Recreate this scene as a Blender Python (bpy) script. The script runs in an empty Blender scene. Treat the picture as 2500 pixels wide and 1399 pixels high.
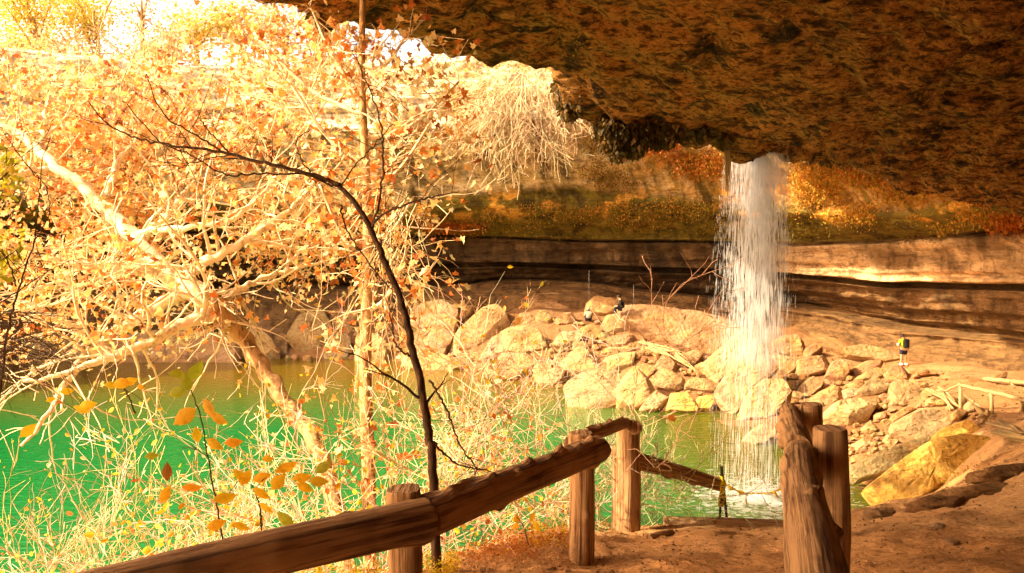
import bpy, math, random
import numpy as np
from mathutils import Vector
random.seed(7)
RNG = np.random.default_rng(11)
S = bpy.context.scene
COL = S.collection

# ------------------------------------------------------------------ camera
F = 1962.0; ZC = 8.0
PITCH = math.atan(99.5 / F)
cam_d = bpy.data.cameras.new("camera"); cam = bpy.data.objects.new("camera", cam_d); COL.objects.link(cam)
cam_d.sensor_width = 36; cam_d.lens = 36 * F / 2500
cam_d.clip_start = 0.05; cam_d.clip_end = 3000
cam.location = (0, 0, ZC); cam.rotation_euler = (math.pi / 2 - PITCH, 0, 0)
S.camera = cam

# ------------------------------------------------------------------ light
SUN_EL = 35.0; SUN_AZ = (-1.0, -0.22)          # horizontal direction towards the sun
az = math.atan2(SUN_AZ[0], SUN_AZ[1])           # from +Y, clockwise to +X
W = bpy.data.worlds.new("World"); S.world = W; W.use_nodes = True
wn = W.node_tree.nodes; wl = W.node_tree.links
bg = wn["Background"]; sky = wn.new("ShaderNodeTexSky"); sky.sky_type = 'NISHITA'; sky.sun_disc = False
sky.sun_elevation = math.radians(SUN_EL); sky.sun_rotation = az
sky.dust_density = 4.0; sky.ozone_density = 0.4; sky.air_density = 0.8
mx = wn.new("ShaderNodeMixRGB"); mx.blend_type = 'MULTIPLY'; mx.inputs[0].default_value = 1
mx.inputs[2].default_value = (1.0, 0.73, 0.46, 1)
wl.new(sky.outputs[0], mx.inputs[1]); wl.new(mx.outputs[0], bg.inputs[0]); bg.inputs[1].default_value = 0.15
sd = bpy.data.lights.new("sun", 'SUN'); sd.energy = 2.05; sd.angle = math.radians(0.6); sd.color = (1.0, 0.82, 0.52)
sun = bpy.data.objects.new("sun", sd); COL.objects.link(sun)
ce = math.cos(math.radians(SUN_EL)); hn = math.hypot(*SUN_AZ)
sv = Vector((SUN_AZ[0] / hn * ce, SUN_AZ[1] / hn * ce, math.sin(math.radians(SUN_EL))))
sun.rotation_euler = sv.to_track_quat('Z', 'Y').to_euler()
sun.location = (-30, -20, 60)
S.view_settings.view_transform = 'Standard'; S.view_settings.look = 'None'
S.view_settings.exposure = 2.5; S.view_settings.gamma = 1
S.cycles.max_bounces = 8; S.cycles.diffuse_bounces = 6; S.cycles.transparent_max_bounces = 24
S.cycles.use_denoising = True
S.cycles.sample_clamp_indirect = 6

# ------------------------------------------------------------------ helpers
def ray(u, v):
    x = (u - 1250) / F; y = (699.5 - v) / F
    cp, sp = math.cos(PITCH), math.sin(PITCH)
    return (x, cp + y * sp, -sp + y * cp)
def P(u, v, Y):
    r = ray(u, v); k = Y / r[1]
    return Vector((r[0] * k, Y, ZC + r[2] * k))
def proj(p):
    cp, sp = math.cos(PITCH), math.sin(PITCH)
    x, y, z = p[0], p[1], p[2] - ZC
    d = y * cp - z * sp
    return 1250 + F * x / d, 699.5 - F * (y * sp + z * cp) / d

def _h(ix, iy, iz, seed):
    with np.errstate(over='ignore'):
        n = (ix.astype(np.int64) * 374761393 + iy.astype(np.int64) * 668265263 + iz.astype(np.int64) * 2147483647 + seed * 1274126177) & 0xffffffff
        n = ((n ^ (n >> 13)) * 1274126177) & 0xffffffff
        n = ((n ^ (n >> 15)) * 2246822519) & 0xffffffff
        n = n ^ (n >> 16)
    return (n & 0xffffff).astype(np.float64) / 0xffffff
def vnoise(p, seed=0):
    i = np.floor(p).astype(np.int64); f = p - i; f = f * f * (3 - 2 * f)
    o = 0
    for dx in (0, 1):
        wx = f[..., 0] if dx else 1 - f[..., 0]
        for dy in (0, 1):
            wy = f[..., 1] if dy else 1 - f[..., 1]
            for dz in (0, 1):
                wz = f[..., 2] if dz else 1 - f[..., 2]
                o = o + wx * wy * wz * _h(i[..., 0] + dx, i[..., 1] + dy, i[..., 2] + dz, seed)
    return o * 2 - 1
def fbm(p, oct=4, seed=0, gain=0.5):
    p = np.asarray(p, float); a = 1; s = 0; t = 0
    for k in range(oct):
        s = s + a * vnoise(p * (2.03 ** k) + 17.3 * k, seed + k); t += a; a *= gain
    return s / t
def smooth(a, b, x):
    t = np.clip((x - a) / (b - a), 0, 1); return t * t * (3 - 2 * t)

def rbf(pts):
    pts = np.array(pts, float); X = pts[:, :2]; n = len(X)
    def ph(r2): return 0.5 * r2 * np.log(r2 + 1e-9)
    d2 = ((X[:, None] - X[None]) ** 2).sum(-1)
    A = np.zeros((n + 3, n + 3)); A[:n, :n] = ph(d2) + np.eye(n) * 0.5
    A[:n, n] = 1; A[:n, n + 1:] = X; A[n, :n] = 1; A[n + 1:, :n] = X.T
    w = np.linalg.solve(A, np.concatenate([pts[:, 2], [0, 0, 0]]))
    def f(x, y):
        x = np.asarray(x, float); y = np.asarray(y, float); sh = x.shape; q = np.stack([x.ravel(), y.ravel()], 1)
        out = np.empty(len(q))
        for k in range(0, len(q), 20000):
            c = q[k:k + 20000]; d = ((c[:, None] - X[None]) ** 2).sum(-1)
            out[k:k + 20000] = ph(d) @ w[:n] + w[n] + c @ w[n + 1:]
        return out.reshape(sh)
    return f

# ---- mesh helpers
def mesh_np(name, V, Fq, cols=None, smooth_sh=True, uv=None):
    """V (n,3); Fq: array (m,k) or list of arrays; cols (n,3) point colours; uv (n,2) per vertex"""
    me = bpy.data.meshes.new(name)
    groups = Fq if isinstance(Fq, list) else [Fq]
    loops = np.concatenate([g.ravel() for g in groups]).astype(np.int32)
    sizes = np.concatenate([np.full(len(g), g.shape[1]) for g in groups]).astype(np.int32)
    starts = np.concatenate([[0], np.cumsum(sizes)[:-1]]).astype(np.int32)
    me.vertices.add(len(V)); me.vertices.foreach_set("co", np.asarray(V, np.float32).ravel())
    me.loops.add(len(loops)); me.loops.foreach_set("vertex_index", loops)
    me.polygons.add(len(sizes)); me.polygons.foreach_set("loop_start", starts)
    me.polygons.foreach_set("use_smooth", np.full(len(sizes), smooth_sh))
    me.update(calc_edges=True); me.validate()
    if cols is not None:
        a = me.color_attributes.new("Col", 'FLOAT_COLOR', 'POINT')
        c = np.ones((len(V), 4), np.float32); c[:, :3] = cols; a.data.foreach_set("color", c.ravel())
    if uv is not None:
        l = me.uv_layers.new(name="UVMap")
        vi = np.empty(len(me.loops), np.int32); me.loops.foreach_get("vertex_index", vi)
        l.data.foreach_set("uv", np.asarray(uv, np.float32)[vi].ravel())
    return me
class MB:
    def __init__(s): s.v = []; s.f = []; s.c = []
    def add(s, V, Fs, col=None):
        b = len(s.v); s.v.extend([tuple(p) for p in V]); s.f.extend([tuple(i + b for i in f) for f in Fs])
        if col is not None: s.c.extend([col] * len(V))
    def tube(s, pts, rad, n=5, col=None, cap=True):
        pts = [Vector(p) for p in pts]; m = len(pts)
        if m < 2: return
        ref = Vector((0.3, 0.2, 1)).normalized(); V = []; Fs = []
        for i, p in enumerate(pts):
            d = (pts[min(i + 1, m - 1)] - pts[max(i - 1, 0)])
            if d.length < 1e-7: d = Vector((0, 0, 1))
            d.normalize(); a = d.cross(ref)
            if a.length < 0.05: a = d.cross(Vector((1, 0, 0)))
            a.normalize(); b = d.cross(a); ref = -a.cross(d) if False else ref
            r = rad[i] if hasattr(rad, '__len__') else rad
            for k in range(n):
                t = 2 * math.pi * k / n
                V.append(p + a * (math.cos(t) * r) + b * (math.sin(t) * r))
        for i in range(m - 1):
            for k in range(n):
                k2 = (k + 1) % n
                Fs.append((i * n + k, i * n + k2, (i + 1) * n + k2, (i + 1) * n + k))
        if cap: Fs.append(tuple(range(n))[::-1]); Fs.append(tuple((m - 1) * n + k for k in range(n)))
        s.add(V, Fs, col)
    def box(s, c, sx, sy, sz, R=None):
        V = []
        for z in (-1, 1):
            for x, y in ((-1, -1), (1, -1), (1, 1), (-1, 1)):
                p = Vector((x * sx / 2, y * sy / 2, z * sz / 2))
                if R is not None: p = R @ p
                V.append(p + Vector(c))
        s.add(V, [(3, 2, 1, 0), (4, 5, 6, 7), (0, 1, 5, 4), (1, 2, 6, 5), (2, 3, 7, 6), (3, 0, 4, 7)])
    def build(s, name, smooth_sh=True):
        me = bpy.data.meshes.new(name); me.from_pydata(s.v, [], s.f)
        me.polygons.foreach_set("use_smooth", [smooth_sh] * len(me.polygons))
        if s.c and len(s.c) == len(s.v):
            a = me.color_attributes.new("Col", 'FLOAT_COLOR', 'POINT')
            c = np.ones((len(s.v), 4), np.float32); c[:, :3] = np.array(s.c); a.data.foreach_set("color", c.ravel())
        me.update(); return me
def wloc(o):
    l = Vector((0, 0, 0))
    while o is not None: l += o.location; o = o.parent
    return l
def link(name, me, mat, parent=None, origin=None):
    if isinstance(me, MB): me = me.build(name)
    off = wloc(parent) if parent else Vector((0, 0, 0))
    o = bpy.data.objects.new(name, me); COL.objects.link(o)
    if origin is not None: o.location = Vector(origin) - off; off = Vector(origin)
    if parent: o.parent = parent
    if off.length > 0:
        n = len(me.vertices); a = np.empty(n * 3, np.float32); me.vertices.foreach_get("co", a)
        a = a.reshape(-1, 3) - np.array(off, np.float32); me.vertices.foreach_set("co", a.ravel()); me.update()
    me.materials.append(mat); return o
def tag(o, label=None, cat=None, group=None, kind=None):
    if label: o["label"] = label
    if cat: o["category"] = cat
    if group: o["group"] = group
    if kind: o["kind"] = kind
    return o
def thing(name, loc, label, cat, group=None):
    o = bpy.data.objects.new(name, None); COL.objects.link(o); o.location = loc; o.empty_display_size = 0.3
    return tag(o, label, cat, group)

# ------------------------------------------------------------------ materials
def mat(name, base, rough=0.85, noise=None, bump=None, vcol=False, spec=0.3, extra=None, transl=0.0):
    """noise: list of (scale vec, detail, col, lo, hi) mixed over base; bump: list of (scale vec, detail, strength, dist)"""
    m = bpy.data.materials.new(name); m.use_nodes = True; nt = m.node_tree; N = nt.nodes; L = nt.links
    b = N["Principled BSDF"]; b.inputs["Roughness"].default_value = rough
    b.inputs["Specular IOR Level"].default_value = spec
    tc = N.new("ShaderNodeTexCoord")
    co = tc.outputs["Object"] if not (extra and extra.get("uv")) else tc.outputs["UV"]
    if extra and extra.get("world"):
        g = N.new("ShaderNodeNewGeometry"); co = g.outputs["Position"]
    def ntex(sc, det, dist=0.0, kind='n'):
        mp = N.new("ShaderNodeMapping"); L.new(co, mp.inputs[0]); mp.inputs["Scale"].default_value = sc
        if kind == 'v':
            t = N.new("ShaderNodeTexVoronoi"); t.inputs["Scale"].default_value = 1; L.new(mp.outputs[0], t.inputs["Vector"]); return t.outputs["Distance"]
        t = N.new("ShaderNodeTexNoise"); t.inputs["Scale"].default_value = 1; t.inputs["Detail"].default_value = det
        t.inputs["Roughness"].default_value = 0.62; t.inputs["Distortion"].default_value = dist
        L.new(mp.outputs[0], t.inputs["Vector"]); return t.outputs["Fac"]
    if vcol:
        a = N.new("ShaderNodeVertexColor"); a.layer_name = "Col"; cur = a.outputs[0]
    else:
        r = N.new("ShaderNodeRGB"); r.outputs[0].default_value = (*base, 1); cur = r.outputs[0]
    for (sc, det, colr, lo, hi) in (noise or []):
        f = ntex(sc, det)
        mr = N.new("ShaderNodeMapRange"); L.new(f, mr.inputs[0]); mr.inputs[1].default_value = lo; mr.inputs[2].default_value = hi
        mi = N.new("ShaderNodeMixRGB"); L.new(mr.outputs[0], mi.inputs[0]); L.new(cur, mi.inputs[1])
        if isinstance(colr, float):
            mi.blend_type = 'MULTIPLY'; mi.inputs[2].default_value = (colr, colr * 0.93, colr * 0.85, 1)
        else: mi.inputs[2].default_value = (*colr, 1)
        cur = mi.outputs[0]
    L.new(cur, b.inputs["Base Color"])
    prev = None
    for (sc, det, st, dist, *k) in (bump or []):
        f = ntex(sc, det, 0.0, k[0] if k else 'n')
        bp = N.new("ShaderNodeBump"); bp.inputs["Strength"].default_value = st; bp.inputs["Distance"].default_value = dist
        L.new(f, bp.inputs["Height"])
        if prev: L.new(prev, bp.inputs["Normal"])
        prev = bp.outputs[0]
    if prev: L.new(prev, b.inputs["Normal"])
    if transl > 0:
        t = N.new("ShaderNodeBsdfTranslucent"); L.new(cur, t.inputs[0])
        ms = N.new("ShaderNodeMixShader"); ms.inputs[0].default_value = transl
        L.new(b.outputs[0], ms.inputs[1]); L.new(t.outputs[0], ms.inputs[2]); L.new(ms.outputs[0], N["Material Output"].inputs[0])
    return m
M = {}
M['wall'] = mat("limestone_wall", (0.3, 0.2, 0.1), 0.85, vcol=True, extra={"world": 1},
    noise=[((1.5, 1.5, 0.35), 7, 0.5, 0.49, 0.62), ((0.5, 0.5, 3.2), 6, 0.55, 0.52, 0.66), ((5, 5, 8), 5, 0.5, 0.52, 0.68)],
    bump=[((1.2, 1.2, 3.5), 8, 0.9, 0.35), ((9, 9, 14), 4, 0.5, 0.06)])
M['roof'] = mat("cave_roof_rock", (0.3, 0.2, 0.1), 0.8, vcol=True, extra={"world": 1},
    noise=[((7, 13, 9), 6, (0.72, 0.36, 0.07), 0.54, 0.66), ((0.8, 2.6, 3), 10, 0.22, 0.52, 0.62), ((2.0, 8, 7), 8, 0.2, 0.51, 0.60), ((6, 18, 12), 5, 0.3, 0.52, 0.62)],  # lit orange flecks and dark pit shade are put into the colour
    bump=[((1.6, 3.0, 4), 9, 1.0, 0.5), ((10, 16, 12), 5, 0.8, 0.08)])
M['rock'] = mat("boulder_limestone", (0.5, 0.34, 0.16), 0.85, vcol=True, extra={"world": 1},
    noise=[((0.5, 0.5, 0.9), 7, (0.46, 0.26, 0.09), 0.5, 0.7), ((1.1, 1.1, 1.6), 7, 0.5, 0.5, 0.68), ((6, 6, 6), 6, 0.45, 0.55, 0.72)],
    bump=[((0.9, 0.9, 1.6), 9, 0.9, 0.5), ((5, 5, 6), 8, 0.9, 0.12), ((16, 16, 16), 5, 0.5, 0.03)])
M['soil'] = mat("soil", (0.3, 0.15, 0.06), 0.95, vcol=True, extra={"world": 1}, spec=0.15,
    noise=[((1.3, 1.3, 1.3), 6, 0.72, 0.45, 0.7), ((14, 14, 14), 6, 0.55, 0.52, 0.68), ((45, 45, 45), 2, (0.42, 0.27, 0.15), 0.66, 0.72)],
    bump=[((3, 3, 3), 8, 0.8, 0.16), ((22, 22, 22), 6, 0.9, 0.035), ((70, 70, 70), 3, 0.6, 0.008)])
M['wood'] = mat("weathered_cedar", (0.44, 0.26, 0.125), 0.75, extra={"uv": 1},
    noise=[((26, 1.1, 1), 9, (0.12, 0.055, 0.022), 0.48, 0.62), ((40, 1.5, 1), 4, (0.42, 0.26, 0.14), 0.58, 0.75), ((3, 2.5, 1), 5, 0.45, 0.52, 0.72)],
    bump=[((30, 1.0, 1), 8, 1.0, 0.03), ((60, 3, 1), 4, 0.5, 0.005), ((4, 3, 1), 5, 0.6, 0.03)])
M['woodend'] = mat("cut_log_end", (0.42, 0.25, 0.13), 0.8, noise=[((12, 12, 12), 6, (0.16, 0.08, 0.04), 0.5, 0.7)],
    bump=[((20, 20, 20), 6, 0.6, 0.01)])
M['palewood'] = mat("pale_peeled_wood", (0.36, 0.25, 0.12), 0.75, noise=[((8, 8, 2), 5, 0.55, 0.5, 0.7)], bump=[((12, 12, 3), 5, 0.6, 0.02)])
M['darkbark'] = mat("dark_bark", (0.055, 0.028, 0.014), 0.85, noise=[((30, 30, 5), 5, (0.16, 0.09, 0.04), 0.5, 0.7)], bump=[((40, 40, 6), 5, 0.9, 0.01)])
M['palebark'] = mat("pale_bark", (0.78, 0.66, 0.46), 0.8, noise=[((5, 5, 3), 6, (0.30, 0.19, 0.08), 0.52, 0.68)], bump=[((10, 10, 4), 5, 0.7, 0.03)])
M['brownbark'] = mat("brown_bark", (0.50, 0.32, 0.15), 0.85, noise=[((8, 8, 2.5), 6, (0.16, 0.09, 0.035), 0.48, 0.65)], bump=[((10, 10, 3), 6, 0.9, 0.05)])
M['twig'] = mat("pale_twig", (0.60, 0.44, 0.25), 0.8, vcol=True)
M['leaf'] = mat("leaf", (0.6, 0.3, 0.1), 0.6, vcol=True, transl=0.45, extra={"world": 1}, noise=[((30, 30, 30), 3, 0.7, 0.5, 0.75)])
M['metal'] = mat("rusty_steel", (0.03, 0.02, 0.015), 0.6, noise=[((30, 30, 8), 5, (0.12, 0.05, 0.02), 0.5, 0.7)])
M['tape'] = mat("yellow_tape", (0.85, 0.66, 0.01), 0.4, transl=0.25)
M['ink'] = mat("black_ink", (0.01, 0.01, 0.01), 0.5)
M['skin'] = mat("skin", (0.5, 0.28, 0.16), 0.6)
M['hair'] = mat("dark_hair", (0.02, 0.01, 0.008), 0.6)
M['lime'] = mat("lime_cloth", (0.28, 0.50, 0.015), 0.8, bump=[((20, 20, 20), 3, 0.5, 0.02)])
M['black'] = mat("black_cloth", (0.008, 0.007, 0.009), 0.85, bump=[((20, 20, 20), 3, 0.5, 0.02)])
M['navy'] = mat("navy_cloth", (0.02, 0.018, 0.04), 0.85)
M['grey'] = mat("grey_cloth", (0.32, 0.32, 0.26), 0.85)
M['white'] = mat("white_shoe", (0.75, 0.72, 0.68), 0.6)
M['sole'] = mat("red_sole", (0.5, 0.08, 0.05), 0.6)
M['paper'] = mat("paper", (0.8, 0.8, 0.78), 0.6)
# pool water
def water_mat():
    m = bpy.data.materials.new("pool_water"); m.use_nodes = True; N = m.node_tree.nodes; L = m.node_tree.links
    b = N["Principled BSDF"]; b.inputs["Roughness"].default_value = 0.06; b.inputs["IOR"].default_value = 1.33
    b.inputs["Specular IOR Level"].default_value = 0.6
    g = N.new("ShaderNodeNewGeometry")
    mp = N.new("ShaderNodeMapping"); L.new(g.outputs[0], mp.inputs[0]); mp.inputs["Scale"].default_value = (0.06, 0.06, 0.06)
    n = N.new("ShaderNodeTexNoise"); n.inputs["Detail"].default_value = 3; n.inputs["Scale"].default_value = 1; L.new(mp.outputs[0], n.inputs["Vector"])
    # emerald pool, yellow-green rightward; far olive is the rocks' reflection painted in
    sx = N.new("ShaderNodeSeparateXYZ"); L.new(g.outputs[0], sx.inputs[0])
    ma = N.new("ShaderNodeMath"); ma.operation = 'MULTIPLY_ADD'; ma.inputs[1].default_value = 6.0; L.new(n.outputs[0], ma.inputs[0]); L.new(sx.outputs[1], ma.inputs[2])
    cr = N.new("ShaderNodeMapRange"); L.new(ma.outputs[0], cr.inputs[0]); cr.inputs[1].default_value = 37; cr.inputs[2].default_value = 52
    mi = N.new("ShaderNodeMixRGB"); L.new(cr.outputs[0], mi.inputs[0]); mi.inputs[1].default_value = (0.002, 0.14, 0.028, 1); mi.inputs[2].default_value = (0.13, 0.085, 0.005, 1)
    xr = N.new("ShaderNodeMapRange"); L.new(sx.outputs[0], xr.inputs[0]); xr.inputs[1].default_value = 3.5; xr.inputs[2].default_value = 8
    mi2 = N.new("ShaderNodeMixRGB"); L.new(xr.outputs[0], mi2.inputs[0]); L.new(mi.outputs[0], mi2.inputs[1]); mi2.inputs[2].default_value = (0.045, 0.07, 0.003, 1)
    L.new(mi2.outputs[0], b.inputs["Base Color"])
    m2 = N.new("ShaderNodeMapping"); L.new(g.outputs[0], m2.inputs[0]); m2.inputs["Scale"].default_value = (1.6, 4.5, 1)
    n2 = N.new("ShaderNodeTexNoise"); n2.inputs["Detail"].default_value = 4; n2.inputs["Scale"].default_value = 1; L.new(m2.outputs[0], n2.inputs["Vector"])
    bp = N.new("ShaderNodeBump"); bp.inputs["Strength"].default_value = 0.8; bp.inputs["Distance"].default_value = 0.07; L.new(n2.outputs[0], bp.inputs["Height"])
    L.new(bp.outputs[0], b.inputs["Normal"]); return m
M['water'] = water_mat()
def fall_mat():
    m = bpy.data.materials.new("falling_water"); m.use_nodes = True; N = m.node_tree.nodes; L = m.node_tree.links
    b = N["Principled BSDF"]; b.inputs["Base Color"].default_value = (0.90, 0.92, 0.98, 1); b.inputs["Roughness"].default_value = 0.3
    t = N.new("ShaderNodeBsdfTransparent"); tl = N.new("ShaderNodeBsdfTranslucent"); tl.inputs[0].default_value = (0.92, 0.93, 0.98, 1)
    m1 = N.new("ShaderNodeMixShader"); m1.inputs[0].default_value = 0.5; L.new(b.outputs[0], m1.inputs[1]); L.new(tl.outputs[0], m1.inputs[2])
    m2 = N.new("ShaderNodeMixShader"); m2.inputs[0].default_value = 0.66; L.new(m1.outputs[0], m2.inputs[1]); L.new(t.outputs[0], m2.inputs[2])
    L.new(m2.outputs[0], N["Material Output"].inputs[0]); return m
M['fall'] = fall_mat()

# ------------------------------------------------------------------ terrain
def pt(u, v, Y): p = P(u, v, Y); return (p.x, p.y, p.z)
tp = [pt(1500, 1399, 6.2), pt(1700, 1330, 7.2), pt(1850, 1295, 8.1), pt(1620, 1285, 8.4), pt(1900, 1283, 8.4), pt(1420, 1385, 6.5), pt(1530, 1292, 8.0), pt(1300, 1330, 7), pt(1200, 1399, 5.6), pt(1000, 1399, 5.2), pt(860, 1420, 4.9),
  pt(1250, 1290, 7.4), pt(1650, 1262, 9.0),
  (0, 0, 6.3), (0, -6, 6.5), (6, -6, 6.8), (-6, -6, 6.3), (-3, 2, 6.0), (3, 2, 6.2), (10, 0, 7), (20, 0, 7), (22, 15, 5.5), (12, 8, 6.2),
  (1, 10.8, 3.2), (3, 10.8, 3.4), (4.5, 10.9, 3.6), (1, 13.5, 0.3), (4, 13.5, 0.4), (6, 15, 0.2), (2, 17, -1), (6, 18.5, -0.8),
  (-2, 8.5, 3.2), (-2, 11, 1.8), (-3, 14, 0.0), (-5, 6, 3.2), (-7, 8, 1.5), (-5, 11, 0.5), (-9, 11, -0.6), (-10, 5, 2.5), (-16, 8, -0.5), (-14, 0, 3), (-25, 5, 0), (-6, 15, -0.8),
  pt(2100, 1399, 5.5), pt(2400, 1399, 5), pt(2490, 1200, 8), pt(2200, 1235, 9.6), pt(2110, 1240, 9.3), pt(2300, 1190, 11.5), pt(2450, 1110, 15), pt(2490, 1060, 21), pt(2400, 1015, 27), pt(2500, 1015, 26), pt(2600, 1000, 22),
  pt(2300, 935, 36), pt(2205, 889, 45), pt(2300, 880, 46), pt(2450, 905, 41), pt(2050, 880, 45), pt(1960, 860, 47), pt(2600, 950, 34), (27, 25, 3.2), (26, 12, 5),
  pt(2300, 1160, 24), pt(2300, 1230, 16), pt(2300, 1215, 20), pt(2380, 1160, 19), pt(2200, 1270, 14), pt(2200, 1215, 25.0), pt(2120, 1150, 27.5), pt(2150, 1060, 32), pt(1950, 1010, 37), pt(1900, 1060, 33.5), pt(1750, 995, 39), pt(1600, 1000, 39), pt(1450, 985, 41), pt(1300, 930, 47), pt(1100, 895, 53), pt(900, 880, 56), pt(650, 872, 58), pt(400, 872, 58), pt(100, 872, 58),
  pt(1000, 765, 60), pt(1300, 750, 59), pt(1500, 775, 56), pt(1700, 810, 51), pt(1850, 835, 49), pt(700, 790, 61), pt(300, 780, 61), pt(50, 780, 60),
  pt(1750, 900, 45), pt(1500, 880, 48), pt(1300, 850, 52), pt(1950, 930, 42), pt(2100, 960, 39), pt(1100, 820, 57),
  (5, 25, -2), (9.5, 22, -0.8), (-5, 35, -3), (-20, 35, -3), (9, 30, -1.2), (5, 35, -0.8), (-10, 50, -0.9), (-30, 48, -0.9), (-20, 20, -2), (-50, 35, -1), (-70, 30, 0), (-50, 5, 0), (0, 43, -1.2), (13, 18, 1.5), (10.5, 17, 1.0), (9, 15, 1.8),
  (0, 80, 3.5), (30, 80, 3.5), (-40, 80, 3.5), (40, 50, 2), (45, 10, 5), (40, -20, 7), (0, -30, 7), (-60, -30, 5), (-90, 60, 3)]
tfun = rbf(tp)
def terrain(x, y, fine=True):
    x = np.asarray(x, float); y = np.asarray(y, float)
    z = tfun(x, y)
    p = np.stack([x, y, np.zeros_like(x)], -1)
    near = 1 - smooth(12, 26, np.hypot(x, y))
    z = z + fbm(p * 0.5, 4, 3) * (0.35 * (1 - near) + 0.05)
    if fine:
        z = z + near * (fbm(p * 1.6, 4, 9) * 0.075 + np.abs(fbm(p * 5.0, 4, 13)) * 0.055)
    return z
def tz(x, y): return float(terrain(np.array([x]), np.array([y]))[0])
def hit_terrain(u, v, lo=4.0, hi=75.0):
    r = ray(u, v); Y = np.linspace(lo, hi, 900); X = r[0] / r[1] * Y; Z = ZC + r[2] / r[1] * Y
    below = Z < np.maximum(terrain(X, Y, False), 0.0)
    i = np.argmax(below) if below.any() else len(Y) - 1
    return float(Y[i])
def axis(segs):
    out = []
    for a, b, st in segs: out += list(np.arange(a, b, st))
    return np.array(out + [segs[-1][1]])
xs = axis([(-110, -30, 2.0), (-30, -6, 0.5), (-6, -2, 0.15), (-2, 7, 0.045), (7, 14, 0.15), (14, 34, 0.3), (34, 70, 2)])
ys = axis([(-40, -2, 1.5), (-2, 4, 0.3), (4, 12, 0.045), (12, 20, 0.12), (20, 64, 0.3), (64, 100, 2)])
GX, GY = np.meshgrid(xs, ys)
GZ = terrain(GX, GY)
V = np.stack([GX, GY, GZ], -1).reshape(-1, 3)
ny, nx = GX.shape
idx = np.arange(ny * nx).reshape(ny, nx)
Fg = np.stack([idx[:-1, :-1], idx[:-1, 1:], idx[1:, 1:], idx[1:, :-1]], -1).reshape(-1, 4)
n1 = fbm(V * 0.35, 4, 21); n2 = fbm(V * [2.2, 2.2, 2.2], 4, 22)
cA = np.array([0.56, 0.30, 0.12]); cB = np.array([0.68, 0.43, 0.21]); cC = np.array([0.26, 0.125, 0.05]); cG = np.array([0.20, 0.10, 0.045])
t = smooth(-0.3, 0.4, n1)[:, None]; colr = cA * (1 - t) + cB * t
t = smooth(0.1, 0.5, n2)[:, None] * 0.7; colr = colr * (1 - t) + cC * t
far = smooth(22, 30, V[:, 1])[:, None] * 0.8 * (1 - 0.35 * smooth(17, 20, V[:, 0]))[:, None]; colr = colr * (1 - far) + cG * far  # dark soil paints shade between the boulders and along the far right path
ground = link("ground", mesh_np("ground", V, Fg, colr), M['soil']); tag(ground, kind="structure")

# pool
me = MB(); me.add([(-110, 8, 0), (12.6, 8, 0), (14.5, 34, 0), (14.5, 70, 0), (-110, 70, 0)], [(0, 1, 2, 3, 4)])
tag(link("pool_water", me, M['water']), kind="structure")

# ------------------------------------------------------------------ back wall and cliff (one swept cliff)
K = [(-75, 22), (-58, 46), (-38, 60), (-20, 64), (-7, 63), (4, 62), (12, 60), (20, 56), (26, 49), (30, 40), (32, 28), (31, 14), (28, 0), (20, -14), (4, -22), (-14, -21)]
#        base crack  M     G    lip   top
KV = [(-5, -1.2, 1.0, 2.8, 8.0, 13.5), (-5, -1.2, 1.0, 2.8, 8.0, 13.5), (-4.4, -1.2, 1.0, 2.7, 8.0, 13.0), (-4.4, -1.25, 1.0, 2.6, 7.8, 12.6), (-4.2, -1.4, 0.9, 2.6, 7.9, 12.6), (-3.9, -1.6, 0.4, 2.9, 8.2, 13.2),
      (-4.7, -1.85, 0.25, 2.9, 8.0, 12.5), (-5.4, -2.05, 0.2, 2.3, 7.0, 12.0), (-6.3, -2.3, 0.55, 1.7, 6.0, 12), (-6.3, -2.3, 0.9, 1.8, 5.5, 12), (-5.6, -2.0, 1.0, 1.9, 5.5, 12), (-3.5, -1.2, 1.2, 2.1, 6, 12), (-2, -0.5, 1.6, 2.6, 6, 12), (-1.6, 0, 2, 3, 6, 12), (-1.6, 0, 2, 3, 6, 12), (-1.6, 0, 2, 3, 6, 12)]
K = np.array(K, float); KV = np.array(KV, float)
def cr_interp(A, t):
    n = len(A); i = np.clip(np.floor(t).astype(int), 0, n - 2); f = (t - i)[:, None]
    p0 = A[np.clip(i - 1, 0, n - 1)]; p1 = A[i]; p2 = A[i + 1]; p3 = A[np.clip(i + 2, 0, n - 1)]
    return 0.5 * ((2 * p1) + (-p0 + p2) * f + (2 * p0 - 5 * p1 + 4 * p2 - p3) * f ** 2 + (-p0 + 3 * p1 - 3 * p2 + p3) * f ** 3)
tt = np.concatenate([np.linspace(0, 1.6, 60)[:-1], np.linspace(1.6, 9.2, 820)[:-1], np.linspace(9.2, 15, 160)])
pl = cr_interp(K, tt); kv = cr_interp(KV, tt)
tan = np.gradient(pl, axis=0); tan /= np.linalg.norm(tan, axis=1)[:, None]
nrm = np.stack([tan[:, 1], -tan[:, 0]], 1)      # towards the pool
cc = np.array([-2, 25.0]); flip = ((cc - pl) * nrm).sum(1) < 0; nrm[flip] *= -1
base, crk, Mm, G, lip, top = [kv[:, i] for i in range(6)]
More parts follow.
